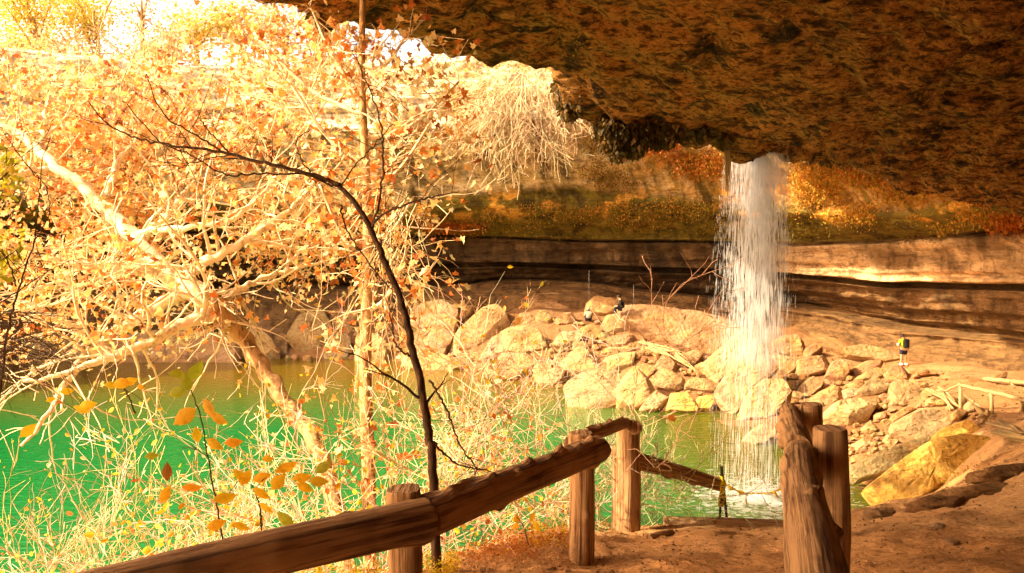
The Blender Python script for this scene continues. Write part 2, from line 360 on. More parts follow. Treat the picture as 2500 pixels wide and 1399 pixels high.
rows = [(base - 3.5, 4.5, 4), (base, 3.0, 8), (base + 0.25, 2.2, 3), (base + 0.45, 2.1, 5), (base + 0.7, 1.2, 4), (base + 1.0, 1.1, 4), (base + 1.1, -1.6, 5), (base * 0.6 + crk * 0.4, -0.9, 12), (base * 0.25 + crk * 0.75, 0.5, 16), (crk - 0.28, 1.25, 5), (crk - 0.12, 0.0, 3), (crk + 0.05, 0.1, 3), (crk + 0.22, 1.9, 5),
        (crk * 0.5 + Mm * 0.5, 1.9, 16), (Mm - 0.18, 2.6, 5), (Mm - 0.05, 1.9, 3), (Mm + 0.08, 2.9, 5), (Mm * 0.6 + G * 0.4, 4.2, 14), (G - 0.05, 5.9, 16), (G + 0.6, 5.9, 10), (G * 0.7 + lip * 0.3, 6.6, 22), (G * 0.35 + lip * 0.65, 8.3, 30), (lip - 0.25, 9.6, 30),
        (lip + 0.1, 9.8, 5), (lip + 0.35, 9.2, 6), (lip * 0.7 + top * 0.3, 8.2, 18), (lip * 0.67 + top * 0.33, 8.8, 6), (lip * 0.35 + top * 0.65, 8.2, 18), (lip * 0.3 + top * 0.7, 7.6, 5), (top, 7.0, 16), (top + 1.0, 2.5, 16), (top + 2.5, -12, 12), (top + 4, -80, 6)]
Zs, Os, Ts = [], [], []
for i in range(len(rows) - 1):
    (z0, o0, n), (z1, o1, _) = rows[i], rows[i + 1]; n = rows[i + 1][2]
    for k in range(n):
        f = k / n; Zs.append(z0 * (1 - f) + z1 * f); Os.append(np.full(len(tt), o0 * (1 - f) + o1 * f)); Ts.append(i + f)
Zs.append(rows[-1][0]); Os.append(np.full(len(tt), rows[-1][1])); Ts.append(len(rows) - 1.0)
Zs = np.array(Zs) + ZC; Os = np.array(Os); Ts = np.array(Ts)
X = pl[:, 0][None] + nrm[:, 0][None] * Os; Y = pl[:, 1][None] + nrm[:, 1][None] * Os
V = np.stack([X, Y, Zs], -1)
# push outward/inward with noise : horizontal beds plus flutes and lumps
bed = fbm(np.stack([X * 0.05, Y * 0.05, Zs * 2.1], -1), 4, 31)
lump = fbm(np.stack([X * 0.35, Y * 0.35, Zs * 0.5], -1), 5, 32)
arc = np.concatenate([[0], np.cumsum(np.linalg.norm(np.diff(pl, axis=0), axis=1))])
slopezone = (smooth(17.5, 19, Ts) * (1 - smooth(22, 23, Ts)))[:, None]
flute = fbm(np.stack([np.repeat((arc * 0.55)[None], len(Ts), 0) + Zs * 0.45, Zs * 0.12, 0 * Zs], -1), 4, 33)
fine = fbm(np.stack([X * 1.6, Y * 1.6, Zs * 3], -1), 4, 34)
amp = bed * np.where(Ts < 17, 0.75, 0.35)[:, None] * (1 - slopezone * 0.8) + lump * 0.9 + flute * 0.9 * slopezone + fine * 0.13
amp *= np.where(Ts > 31, 0.3, 1)[:, None]
V[..., 0] += nrm[:, 0][None] * amp; V[..., 1] += nrm[:, 1][None] * amp
V[..., 2] += fbm(np.stack([X * 0.12, Y * 0.12, 0 * Zs + Ts[:, None] * 0.02], -1), 3, 35) * 0.45 + np.where((Ts > 21.5) & (Ts < 24.2), 1, 0)[:, None] * fbm(np.stack([np.repeat((arc * 0.9)[None], len(Ts), 0), 0 * Zs, 0 * Zs], -1), 4, 36) * 0.8
# albedo zones
m, n = X.shape
def lerp(a, b, t): return a * (1 - t[..., None]) + b * t[..., None]
stain = fbm(np.stack([np.repeat((arc * 1.1)[None], m, 0) + Zs * 0.35, Zs * 0.22, 0 * Zs], -1), 5, 41)
blot = fbm(np.stack([X * 0.22, Y * 0.22, Zs * 0.4], -1), 5, 42)
blot2 = fbm(np.stack([X * 0.8, Y * 0.8, Zs * 1.4], -1), 5, 43)
cream = np.array([0.86, 0.66, 0.40]); dk = np.array([0.05, 0.03, 0.013]); brown = np.array([0.20, 0.11, 0.042]); moss = np.array([0.20, 0.15, 0.02])
orange = np.array([0.88, 0.46, 0.08]); pale = np.array([0.82, 0.70, 0.50]); rust = np.array([0.45, 0.13, 0.02])
T2 = Ts[:, None] + 0 * X
cl = np.zeros((m, n, 3)) + brown
cl = lerp(cl, np.array([0.27, 0.15, 0.055]), smooth(0, 0.5, blot) * (T2 < 7))  # brown and base rows darkened in place of missing shade on the right
# lower wall and middle band: darker with seep stains left and centre, lighter to the right
right = smooth(15, 24, X) * (Y < 56)
lowz = (T2 >= 6) & (T2 < 17)
cl = lerp(cl, np.array([0.10, 0.058, 0.024]), lowz * (1 - right) * 0.92)
cl = lerp(cl, np.array([0.28, 0.17, 0.08]), lowz * (1 - right) * smooth(0.15, 0.5, blot2) * 0.6)
cl = lerp(cl, dk, lowz * smooth(0.0, 0.4, stain) * (0.95 - 0.55 * right) * smooth(6, 8.5, T2) )
cl = lerp(cl, np.array([0.86, 0.58, 0.32]), lowz * right * smooth(-0.3, 0.3, blot) * (T2 > 11.5))
mz = smooth(15.2, 16.2, T2) * (1 - smooth(18.6, 19.4, T2 + blot * 1.2))
cl = lerp(cl, moss, mz); cl = lerp(cl, orange, mz * smooth(0.12, 0.35, blot2) * smooth(16.8, 18, T2)); cl = lerp(cl, dk, mz * smooth(0.1, 0.4, -blot2) * 0.7)
sz = smooth(18.6, 19.4, T2 + blot * 1.2) * (1 - smooth(22.3, 23, T2))
leftness = 1 - smooth(3.0, 14, X + blot * 8)
cs = lerp(np.zeros((m, n, 3)) + np.array([0.58, 0.36, 0.13]), cream, leftness)
cs = lerp(cs, orange, (1 - leftness) * smooth(-0.05, 0.3, blot2) * 0.9)
cs = lerp(cs, moss, smooth(0.05, 0.35, stain) * (0.35 + 0.5 * (1 - leftness)))
cs = lerp(cs, dk, smooth(0.3, 0.5, stain) * 0.7)
cs = lerp(cs, pale, smooth(0.3, 0.5, -stain) * (0.4 + 0.5 * leftness))
cl = lerp(cl, 0, sz) + cs * sz[..., None]
uz = smooth(22.5, 23, T2)
cu = lerp(np.zeros((m, n, 3)) + pale, np.array([0.40, 0.26, 0.12]), smooth(0.1, 0.4, blot)); cu = lerp(cu, dk * 2, smooth(0.3, 0.55, stain) * 0.7)
cu = lerp(cu, np.array([0.35, 0.24, 0.08]), smooth(29.6, 31, T2))
cl = lerp(cl, 0, uz) + cu * uz[..., None]
idx = np.arange(m * n).reshape(m, n)
Fg = np.stack([idx[:-1, :-1], idx[:-1, 1:], idx[1:, 1:], idx[1:, :-1]], -1).reshape(-1, 4)
WV = V.copy()
tag(link("cliff_terrain", mesh_np("cliff_terrain", V.reshape(-1, 3), Fg, np.clip(cl, 0.01, 0.9).reshape(-1, 3)), M['wall']), kind="structure")

# ------------------------------------------------------------------ cave roof slab
RU = [(600, -5, 16.5), (760, 35, 17.8), (800, 52, 18.2), (830, 38, 18.6), (950, 75, 19.8), (1060, 120, 21), (1130, 148, 21.6), (1205, 160, 22), (1235, 152, 22.3), (1330, 160, 22.6), (1362, 185, 23), (1362, 225, 23.3), (1405, 285, 23.7), (1440, 290, 23.8), (1465, 300, 23.9), (1520, 318, 24), (1560, 318, 24.1), (1640, 322, 24.1), (1700, 326, 24.1), (1760, 345, 24.1), (1850, 357, 24.15), (1915, 363, 24.3), (1935, 366, 25.2), (1925, 355, 28), (1890, 335, 32), (1850, 315, 36), (1815, 305, 40), (1800, 300, 44), (1795, 295, 48)]  # unseen rim beyond the falls is bent left to shade the right path
R3 = [(-22, -18, 14), (-20, -9, 14), (-16, -2, 14), (-13.5, 3.2, 13.8), (-6.2, 7.6, 13.6), (-5.2, 12.5, 13.3)] + [tuple(P(*r)) for r in RU]  # off-screen near rim shaped to shade the fence and let sun reach shrubs
OU = np.array([(4, -24), (12, -22), (22, -15), (27, -8), (31, 0), (32, 6), (33, 12), (34, 20), (34.5, 28), (34, 36), (33, 42), (31, 48), (27, 53), (22, 57)], float)
rt = np.linspace(0, len(R3) - 1, 620); RP = cr_interp(np.array(R3, float), rt)
ot = np.linspace(0, len(OU) - 1, 620); OP = cr_interp(OU, ot)
nt = 340; w = (np.linspace(0, 1, nt) ** 1.15)
rz_pts = [(*R3[i][:2], R3[i][2]) for i in range(0, len(R3), 2)] + [tuple(P(2010, 378, 29)), tuple(P(2090, 395, 33)), tuple(P(2170, 410, 37)), tuple(P(2260, 424, 41)), (10, 5, 13.4), (20, 10, 13.2), (16, 22, 12.0), (24, 25, 11.8), tuple(P(2500, 500, 36)), tuple(P(2400, 455, 39)), tuple(P(2500, 455, 30)), tuple(P(2300, 300, 24)), (33, 10, 12.5), (33, 30, 10.5), (20, -10, 13.5), (30, 48, 10.5), (5, 12, 13.4), (0, 0, 13.8)]
rfun = rbf(rz_pts)
XX = RP[:, 0][:, None] * (1 - w) + OP[:, 0][:, None] * w; YY = RP[:, 1][:, None] * (1 - w) + OP[:, 1][:, None] * w
near_r = smooth(0, 0.06, w)[None]
ZZ = rfun(XX, YY) * near_r + RP[:, 2][:, None] * (1 - near_r)
q = np.stack([XX, YY, 0 * XX], -1)
edge = smooth(0, 0.03, w)[None]
ridg = 1 - np.abs(fbm(q * [0.55, 1.1, 1], 5, 51)) * 2
ZZ = ZZ + fbm(q * [0.16, 0.3, 1], 4, 52) * 0.7 * edge + (ridg - 0.6) * 0.6 * edge + fbm(q * [1.3, 3.6, 1], 5, 53) * 0.24 * (0.3 + 0.7 * edge) + fbm(q * [3.5, 6.5, 1], 3, 54) * 0.07
# ragged edge in plan
jag = fbm(np.stack([rt * 1.7, 0 * rt, 0 * rt], -1), 4, 55) * 0.35; fade = (1 - smooth(0, 0.05, w))
XX += jag[:, None] * fade[None]; ZZ += (fbm(np.stack([rt * 2.3, 0 * rt, 0 * rt + 3], -1), 4, 56) * 0.28)[:, None] * fade[None]
und = np.stack([XX, YY, ZZ], -1)
# rim face and top of the slab: rows before the underside
rim_rows = []
out = np.zeros((620, 2)); tg = np.gradient(RP[:, :2], axis=0); tg /= np.linalg.norm(tg, axis=1)[:, None]; out[:, 0] = -tg[:, 1]; out[:, 1] = tg[:, 0]
for k, (o, dz) in enumerate([(-45, 11), (-12, 9), (-3, 7.5), (-0.8, 6.8), (-0.25, 5.5), (-0.1, 4.5), (0.25, 3.6), (0.1, 2.8), (0.35, 2.2), (0.2, 1.6), (0.35, 1.1), (0.25, 0.75), (0.22, 0.5), (0.12, 0.28), (0.02, 0.12)]):
    nn = fbm(np.stack([rt * 1.5, 0 * rt + dz * 1.2, 0 * rt], -1), 4, 57) * (0.5 if o > -2 else 0.2) * min(1, dz * 0.8)
    c = und[:, 0].copy(); pxy = c[:, :2] + out * (o * min(1, 1) + nn)[:, None] * 0.6 if o > -2 else c[:, :2] * 0 + (c[:, :2] + (OP - c[:, :2]) * min(1, -o / 45 * 1.0))
    rim_rows.append(np.concatenate([pxy, (c[:, 2] + dz)[:, None]], 1))
slab = np.concatenate([np.stack(rim_rows, 1), und], 1)
m2, n2 = slab.shape[:2]
q = slab.reshape(-1, 3)
b1 = fbm(q * [0.25, 0.4, 0.3], 4, 61); b2 = fbm(q * [1.2, 2.4, 1.2], 4, 62)
rc = np.zeros((len(q), 3)) + np.array([0.54, 0.23, 0.05])
rc = lerp(rc, np.array([0.40, 0.18, 0.04]), smooth(-0.1, 0.35, b1)); rc = lerp(rc, np.array([0.55, 0.28, 0.07]), smooth(0.05, 0.4, b2) * 0.7); rc = lerp(rc, np.array([0.05, 0.03, 0.012]), smooth(0.22, 0.42, -b2) * 0.9)  # near-black patches continue the painted pit shade
idx = np.arange(m2 * n2).reshape(m2, n2)
Fg = np.stack([idx[:-1, :-1], idx[:-1, 1:], idx[1:, 1:], idx[1:, :-1]], -1).reshape(-1, 4)
tag(link("cave_roof_terrain", mesh_np("cave_roof_terrain", q, Fg, rc), M['roof']), kind="structure")

# ------------------------------------------------------------------ boulders
def lump_rock(mb_unused, ring, thick, tilt, seed, tone):
    """ring: outline (n,3) facing the viewer. Closed boulder with a broad front face, rounded shoulder and a back."""
    n = 60; r = np.array(ring, float); seg = np.linalg.norm(np.roll(r, -1, 0) - r, axis=1); cum = np.concatenate([[0], np.cumsum(seg)])
    t = np.linspace(0, cum[-1], n, endpoint=False); rr = np.concatenate([r, r[:1]])
    O = np.stack([np.interp(t, cum, rr[:, k]) for k in range(3)], 1)
    O = 0.76 * O + 0.12 * (np.roll(O, 1, 0) + np.roll(O, -1, 0))
    c = O.mean(0); O = c + (O - c) * 1.12; a = tilt
    nv = np.array([0, -math.cos(a), math.sin(a)])   # face normal, up and towards the viewer
    size = seg.sum() / 4
    prof = [(0.0, 0.0), (0.25, 0.0), (0.5, 0.005), (0.7, 0.0), (0.84, -0.01), (0.955, -0.03), (1.0, -0.13), (1.02, -0.42), (1.0, -0.7), (0.85, -0.92), (0.5, -1.0), (0.0, -1.0)]
    VV = [c]; 
    for s, d in prof[1:-1]: VV.extend(c + (O - c) * s + nv * (d * thick))
    VV.append(c + nv * (-thick)); VV = np.array(VV)
    lowf = fbm(VV * (1.3 / size * 1.2) + seed * 3.1, 3, seed); hif = fbm(VV * (4.5 / size) + seed, 4, seed + 5)
    pl_ = fbm(VV * [1.0 / size, 1.0 / size, 4.0 / size], 3, seed + 9)
    off = lowf * 0.05 * size + hif * 0.035 * size + np.round(fbm(VV * (2.2 / size) + seed, 2, seed + 30) * 3) / 3 * 0.10 * size + np.abs(pl_) * 0.04 * size
    dirv = VV - (c - nv * thick * 0.5); dirv /= np.linalg.norm(dirv, axis=1)[:, None] + 1e-6
    rim = np.concatenate([[1], np.repeat([0.9, 0.9, 0.8, 0.6, 0.45, 0.3, 0.3, 0.5, 0.8, 0.8], n), [0.8]])
    VV = VV + dirv * (off * rim)[:, None]
    pr_ = np.random.default_rng(seed); cen_ = c - nv * thick * .45
    for _ in range(9 if thick / size > .42 else 0):      # broken faces: flatten whatever sticks out past a few random planes
        nn_ = pr_.normal(size=3); nn_ /= np.linalg.norm(nn_)
        if nn_ @ nv < -.3: nn_ = -nn_
        dd_ = (VV - cen_) @ nn_; lim = dd_.max() * pr_.uniform(.68, .90); over = np.maximum(0, dd_ - lim); VV = VV - nn_ * (over * .93)[:, None]
    tri = np.array([[0, 1 + k, 1 + (k + 1) % n] for k in range(n)]); last = len(VV) - 1; nb = 1 + 9 * n
    tri2 = np.array([[last, nb + (k + 1) % n, nb + k] for k in range(n)])
    qd = np.array([[1 + i * n + k, 1 + (i + 1) * n + k, 1 + (i + 1) * n + (k + 1) % n, 1 + i * n + (k + 1) % n] for i in range(9) for k in range(n)])
    cn = fbm(VV * 0.9 + seed, 4, seed + 20)
    base = np.array(tone); colr = lerp(np.zeros((len(VV), 3)) + base, base * [0.72, 0.62, 0.5], smooth(0.0, 0.5, cn))
    # waterline / soil stain on the underside of the stone
    return VV, [tri[:, ::-1], tri2[:, ::-1], qd[:, ::-1]], colr
PALE = (0.47, 0.33, 0.165); TAN = (0.40, 0.25, 0.12); ORG = (0.78, 0.50, 0.13)
BL = [  # label, polygon, tone, thickness share
 ("huge flat tan slab under the seated person beside the waterfall", [(1519,750),(1571,746),(1636,752),(1693,754),(1764,775),(1800,800),(1746,854),(1729,861),(1693,848),(1643,825),(1600,804),(1561,788),(1532,779)], TAN, .25),
 ("upright tan boulder just below the seated person's feet", [(1471,775),(1486,759),(1511,761),(1521,782),(1537,804),(1514,814),(1486,807),(1468,796)], TAN, .6),
 ("round orange-tan boulder left of the crouching person, farther one", [(1309,770),(1321,754),(1339,755),(1350,771),(1341,787),(1319,784)], TAN, .8),
 ("squat tan boulder right beside the crouching person", [(1354,779),(1366,757),(1396,757),(1411,782),(1386,788),(1357,787)], TAN, .7),
 ("split boulder with a dark broken face below the crouching person", [(1414,800),(1443,786),(1468,796),(1464,820),(1443,828),(1425,814)], TAN, .7),
 ("broad pale boulder behind the tips of the bare pale bush", [(1345,827),(1368,804),(1404,800),(1423,814),(1407,838),(1371,845)], PALE, .6),
 ("long tan boulder below the upright stone in mid pile", [(1484,820),(1521,810),(1561,813),(1566,829),(1529,841),(1500,838)], TAN, .6),
 ("large rounded yellow boulder in the middle of the rock pile", [(1472,872),(1514,856),(1550,860),(1557,879),(1532,903),(1490,903)], PALE, .6),
 ("wedge of grooved stone beside the stick debris", [(1569,841),(1607,824),(1625,836),(1609,857),(1569,856)], TAN, .6),
 ("low layered stone under the edge of the huge slab", [(1612,851),(1639,826),(1671,835),(1677,851),(1632,859)], TAN, .6),
 ("angular stone tucked beneath the slab near the falling water", [(1669,862),(1693,849),(1720,868),(1700,881),(1677,877)], TAN, .6),
 ("blocky tan boulder above the big egg shaped one", [(1602,889),(1621,863),(1650,870),(1666,893),(1643,903),(1602,909)], TAN, .7),
 ("big egg shaped boulder leaning over the shoreline gap", [(1587,925),(1621,895),(1661,903),(1675,921),(1659,945),(1621,952)], PALE, .75),
 ("small brown block wedged left of the egg shaped boulder", [(1553,889),(1586,885),(1600,896),(1586,920),(1559,909)], TAN, .7),
 ("large pale angular block jutting over the water", [(1498,921),(1546,894),(1577,910),(1603,954),(1546,996),(1512,999),(1484,964)], PALE, .45),
 ("flat pale slab at the shore behind the bare pale bush", [(1369,934),(1443,907),(1500,905),(1516,936),(1502,986),(1407,997),(1384,966)], PALE, .4),
 ("tilted slab with a shaded side at the waterline", [(1566,992),(1607,941),(1638,964),(1623,986),(1593,1004)], PALE, .4),
 ("orange cracked ledge block at the waterline left of the waterfall", [(1627,996),(1643,955),(1696,959),(1702,1000),(1636,1002)], ORG, .6),
 ("squarish orange ledge block next to the cracked one at the waterline", [(1700,1000),(1700,962),(1738,966),(1742,998)], ORG, .6),
 ("tall triangular slab directly behind the waterfall, the uppermost", [(1723,881),(1814,801),(1841,821),(1807,873),(1754,927)], PALE, .3),
 ("diamond shaped slab in the spray behind the waterfall", [(1754,945),(1814,861),(1839,819),(1895,896),(1836,947),(1796,1004),(1762,970)], PALE, .3),
 ("pointed slab at the right foot of the waterfall", [(1794,1010),(1836,950),(1900,898),(1940,973),(1904,1000),(1857,1025),(1812,1022)], PALE, .35),
 ("reddish stone at the left edge of the waterfall slabs", [(1687,893),(1725,878),(1752,921),(1721,917),(1702,909)], TAN, .5),
 ("low pale stone under the pointed slab at the water", [(1809,1064),(1857,1037),(1902,1037),(1895,1078),(1836,1079)], PALE, .5),
 ("thin layered ledge stone left of the spray", [(1673,921),(1743,927),(1745,958),(1679,946)], TAN, .5),
 ("flat brown boulder right of the waterfall top of the pile", [(1892,826),(1943,815),(1979,837),(1966,860),(1934,864),(1900,856)], TAN, .5),
 ("stone with a rounded nose right beside the waterfall", [(1884,860),(1907,857),(1952,879),(1952,900),(1936,913),(1887,895)], TAN, .5),
 ("small flat stone behind the cube shaped boulder", [(1966,850),(1986,836),(2016,850),(1990,863),(1969,866)], TAN, .5),
 ("cube shaped boulder between waterfall and the standing person", [(1952,877),(2007,858),(2033,880),(2018,916),(1954,912)], TAN, .6),
 ("notched boulder right of the cube shaped one", [(2018,921),(2033,884),(2050,866),(2084,889),(2076,912),(2059,925)], TAN, .6),
 ("long flat slab pointing at the standing person's feet", [(2048,849),(2114,841),(2179,858),(2198,873),(2157,878),(2080,865)], TAN, .25),
 ("narrow tilted stone below the long flat slab", [(2082,895),(2127,875),(2159,880),(2153,891),(2114,908),(2087,912)], TAN, .5),
 ("wedge stone with a dark right side above the cave like gap", [(2091,916),(2144,894),(2172,906),(2157,920),(2123,925)], TAN, .6),
 ("pale boulder with a black gap under its right side", [(2095,951),(2132,922),(2168,918),(2174,944),(2140,959),(2100,966)], PALE, .6),
 ("big rounded block right of the black gap", [(2173,937),(2200,922),(2239,922),(2266,953),(2258,972),(2200,981),(2175,972)], TAN, .65),
 ("half buried stone above the big rounded block", [(2164,898),(2209,890),(2232,919),(2200,923),(2172,923)], TAN, .4),
 ("lens shaped stone behind the thick right hand fence post", [(1954,942),(1977,918),(2013,916),(2005,942),(1981,959),(1958,955)], TAN, .6),
 ("pale boulder right of the lens shaped stone", [(1975,972),(2011,948),(2050,936),(2067,975),(2033,985),(1984,981)], PALE, .6),
 ("small round pale stone above the broad pale block", [(2061,949),(2093,943),(2104,962),(2070,971)], PALE, .7),
 ("broad pale block with a rough dark right side", [(2012,998),(2072,969),(2132,963),(2142,974),(2121,1017),(2114,1034),(2031,1032)], PALE, .5),
 ("small stone above the round pale one right of the posts", [(2078,927),(2110,922),(2121,936),(2102,946),(2080,943)], TAN, .7),
 ("thin leaning slab left of the large cracked boulder", [(2168,1019),(2226,986),(2245,992),(2196,1020),(2174,1027)], PALE, .4),
 ("large cracked rounded boulder amid the right hand pile", [(2198,1018),(2264,985),(2312,986),(2331,1017),(2286,1067),(2243,1067),(2194,1041)], PALE, .5),
 ("small pale stone left under the large cracked boulder", [(2155,1035),(2192,1025),(2198,1043),(2166,1058)], PALE, .7),
 ("pyramid shaped pale stone below the broad pale block", [(2108,1041),(2127,1025),(2149,1043),(2123,1058)], PALE, .8),
 ("flat yellowish boulder beside the driftwood root", [(2284,1058),(2329,1029),(2380,1021),(2406,1039),(2402,1058),(2329,1068)], ORG, .5),
 ("small angular stone in front of the distant rail fence", [(2323,974),(2355,965),(2367,979),(2346,991)], TAN, .7),
 ("long pale slab sloping down to the pool on the right shore", [(2082,1135),(2157,1098),(2256,1067),(2301,1072),(2243,1105),(2153,1149),(2106,1163)], PALE, .3),
 ("great smooth orange slab sloping into the water on the right", [(2138,1178),(2200,1129),(2286,1075),(2350,1060),(2406,1069),(2434,1092),(2372,1131),(2277,1187),(2243,1210),(2174,1217)], ORG, .3),
 ("small stone between driftwood sticks and cracked boulder", [(2327,1001),(2359,994),(2374,1004),(2337,1024)], TAN, .6),
 ("thin flat stone on the path right of the standing person", [(2232,904),(2286,901),(2296,912),(2256,913)], TAN, .4),
 ("dark log shaped stone behind the far rail fence", [(2421,916),(2462,905),(2470,909),(2449,924),(2423,927)], (0.3, 0.18, 0.08), .5),
 ("tall smooth yellow boulder right of the dark curved sapling", [(1006,756),(1045,738),(1078,735),(1112,759),(1100,823),(1065,880),(1012,860)], PALE, .4),
 ("broad slanting yellow boulder with a deep crack on its right", [(1093,862),(1115,815),(1153,757),(1209,743),(1245,772),(1192,829),(1158,865)], PALE, .4),
 ("narrow wedge rock between the two tall yellow boulders", [(1110,791),(1141,732),(1168,737),(1141,774)], TAN, .5),
 ("small tan rock above the bare pale bush, left of the round one", [(1259,767),(1286,762),(1308,776),(1297,795),(1259,791)], TAN, .6),
 ("brown ledge slab against the back wall, left one", [(1280,724),(1329,711),(1402,711),(1417,752),(1284,752)], (0.46, 0.28, 0.12), .5),
 ("brown ledge slab against the back wall beside the seated person", [(1420,738),(1460,722),(1508,728),(1514,766),(1422,757)], (0.46, 0.28, 0.12), .5),
 ("wide yellow boulder left of the straight trunk, biggest there", [(714,774),(780,752),(808,797),(782,860),(742,870),(697,842)], PALE, .5),
 ("tan boulder behind the straight trunk", [(800,756),(857,741),(877,789),(857,817),(804,786)], TAN, .5),
 ("yellow boulder at the waterline left of the straight trunk", [(783,874),(808,808),(840,795),(862,823),(842,874)], PALE, .5),
 ("yellow boulder at the waterline right of the straight trunk", [(864,876),(873,815),(900,805),(935,814),(958,840),(945,883)], PALE, .5),
 ("small brown rock under the dark recess by the leafy crown", [(752,724),(810,715),(821,737),(784,756),(757,743)], TAN, .6),
 ("low pale rock at the water under the leafy branches", [(637,834),(699,830),(696,868),(645,866)], PALE, .6),
 ("low pale shore rock behind the bare twigs, left of centre", [(1177,904),(1235,856),(1304,856),(1331,879),(1269,921)], PALE, .4),
 ("small pale waterside stone behind the bare bush", [(1293,920),(1321,895),(1348,913),(1331,933)], PALE, .6),
 ("long flat shore shelf right of the curved sapling", [(960,884),(986,845),(1050,855),(1115,875),(1172,892),(1115,903),(1029,902)], PALE, .4),
 ("pale boulder over the shore shelf, behind bush twigs", [(1228,800),(1262,790),(1312,795),(1350,822),(1332,862),(1242,855)], PALE, .5),
 ("oval stone left of the large rounded yellow boulder", [(1368,868),(1412,846),(1470,856),(1468,888),(1428,905),(1380,900)], PALE, .5),
 ("pale shelf stone below the oval stone", [(1300,890),(1345,872),(1378,905),(1360,940),(1318,925)], PALE, .5),
 ("long pale shelf at the far shore beneath the leafy tree", [(220,872),(260,822),(400,808),(520,812),(560,840),(550,884),(300,884)], PALE, .4),
 ("pale boulder on the far shore right of the long shelf", [(560,872),(575,815),(630,795),(668,812),(690,850),(640,878)], PALE, .5),
 ("dusky pale boulder above the far shelf", [(590,805),(620,770),(690,755),(715,775),(700,815),(640,815)], TAN, .5),
 ("big smooth tan boulder right of the slanting one", [(1165,865),(1198,826),(1248,800),(1290,830),(1250,862),(1200,880)], PALE, .5),
 ("flat stone on the bank behind the fence post row, far left shore", [(30,880),(60,830),(160,815),(215,835),(205,882)], PALE, .4),
]
def make_boulder(name, label, poly, tone, th, seed, group, dD=0.0):
    if 'great smooth' in label: dD = -2.0
    if 'long pale slab sloping' in label: dD = -1.0
    vb = max(p[1] for p in poly); vt = min(p[1] for p in poly); uc = sum(p[0] for p in poly) / len(poly)
    ub = [p[0] for p in poly if p[1] > vb - 8]; ub = sum(ub) / len(ub)
    D = hit_terrain(ub, vb - 1.5) - 0.55 + dD
    wpx = max(p[0] for p in poly) - min(p[0] for p in poly); hpx = vb - vt
    size = 0.5 * (wpx + hpx) * D / F
    k = 0.95 if hpx > 18 else 0.6      # top leans away from the viewer
    ring = []
    for (u, v) in poly:
        Y = D
        for _ in range(4): z = P(u, v, Y).z; zb = P(ub, vb, D).z; Y = D + max(0, z - zb) * k
        ring.append(tuple(P(u, v, Y)))
    tone = tuple(c * random.uniform(0.86, 1.08) for c in tone)
    VV, FF, cc_ = lump_rock(None, ring, size * max(th, 0.3) * 0.9 + 0.15, math.atan(k) * 0.9 + 0.0, seed, tone)
    me = mesh_np(name, VV, FF, cc_, smooth_sh=False)
    ctr = VV.mean(0); org = Vector((ctr[0], ctr[1], VV[:, 2].min()))
    o = link(name, me, M['rock'], origin=org); tag(o, label, "boulder" if size > 0.9 else "rock", group); return o, uc, (vb + vt) / 2, size
def random_poly(uc, vc, w, h, rnd):
    n = rnd.choice([5, 6, 7]); a0 = rnd.random() * 6
    return [(uc + math.cos(a0 + 2 * math.pi * i / n) * w / 2 * rnd.uniform(.8, 1.12), vc + math.sin(a0 + 2 * math.pi * i / n) * h / 2 * rnd.uniform(.8, 1.12)) for i in range(n)]
for i, (lb, po, tn, th) in enumerate(BL):
    make_boulder("boulder", lb, po, tn, th, 100 + i, "boulders fallen below the overhang")
# smaller stones filling the pile; each is described by the big stone beside it
AREAS = [([(1250,800),(1480,850),(1700,900),(1740,985),(1560,1000),(1400,960),(1250,900)], 46), ([(1400,780),(1600,800),(1720,880),(1700,940),(1450,870)], 34),
         ([(1960,880),(2200,900),(2330,960),(2420,1020),(2300,1080),(2080,1110),(2010,1040),(1960,990)], 62), ([(1900,860),(1960,880),(1960,980),(1900,990)], 8), ([(1000,860),(1250,850),(1300,930),(1100,900)], 12), ([(600,790),(1000,790),(990,880),(600,875)], 14), ([(2080,1050),(2160,1050),(2140,1130),(2075,1120)], 8)]
def inside(p, poly):
    c = False; j = len(poly) - 1
    for i in range(len(poly)):
        if (poly[i][1] > p[1]) != (poly[j][1] > p[1]) and p[0] < (poly[j][0] - poly[i][0]) * (p[1] - poly[i][1]) / (poly[j][1] - poly[i][1]) + poly[i][0]: c = not c
        j = i
    return c
rnd = random.Random(5); placed = []; used = {}
names = [(sum(p[0] for p in po) / len(po), sum(p[1] for p in po) / len(po), lb) for lb, po, _, _ in BL]
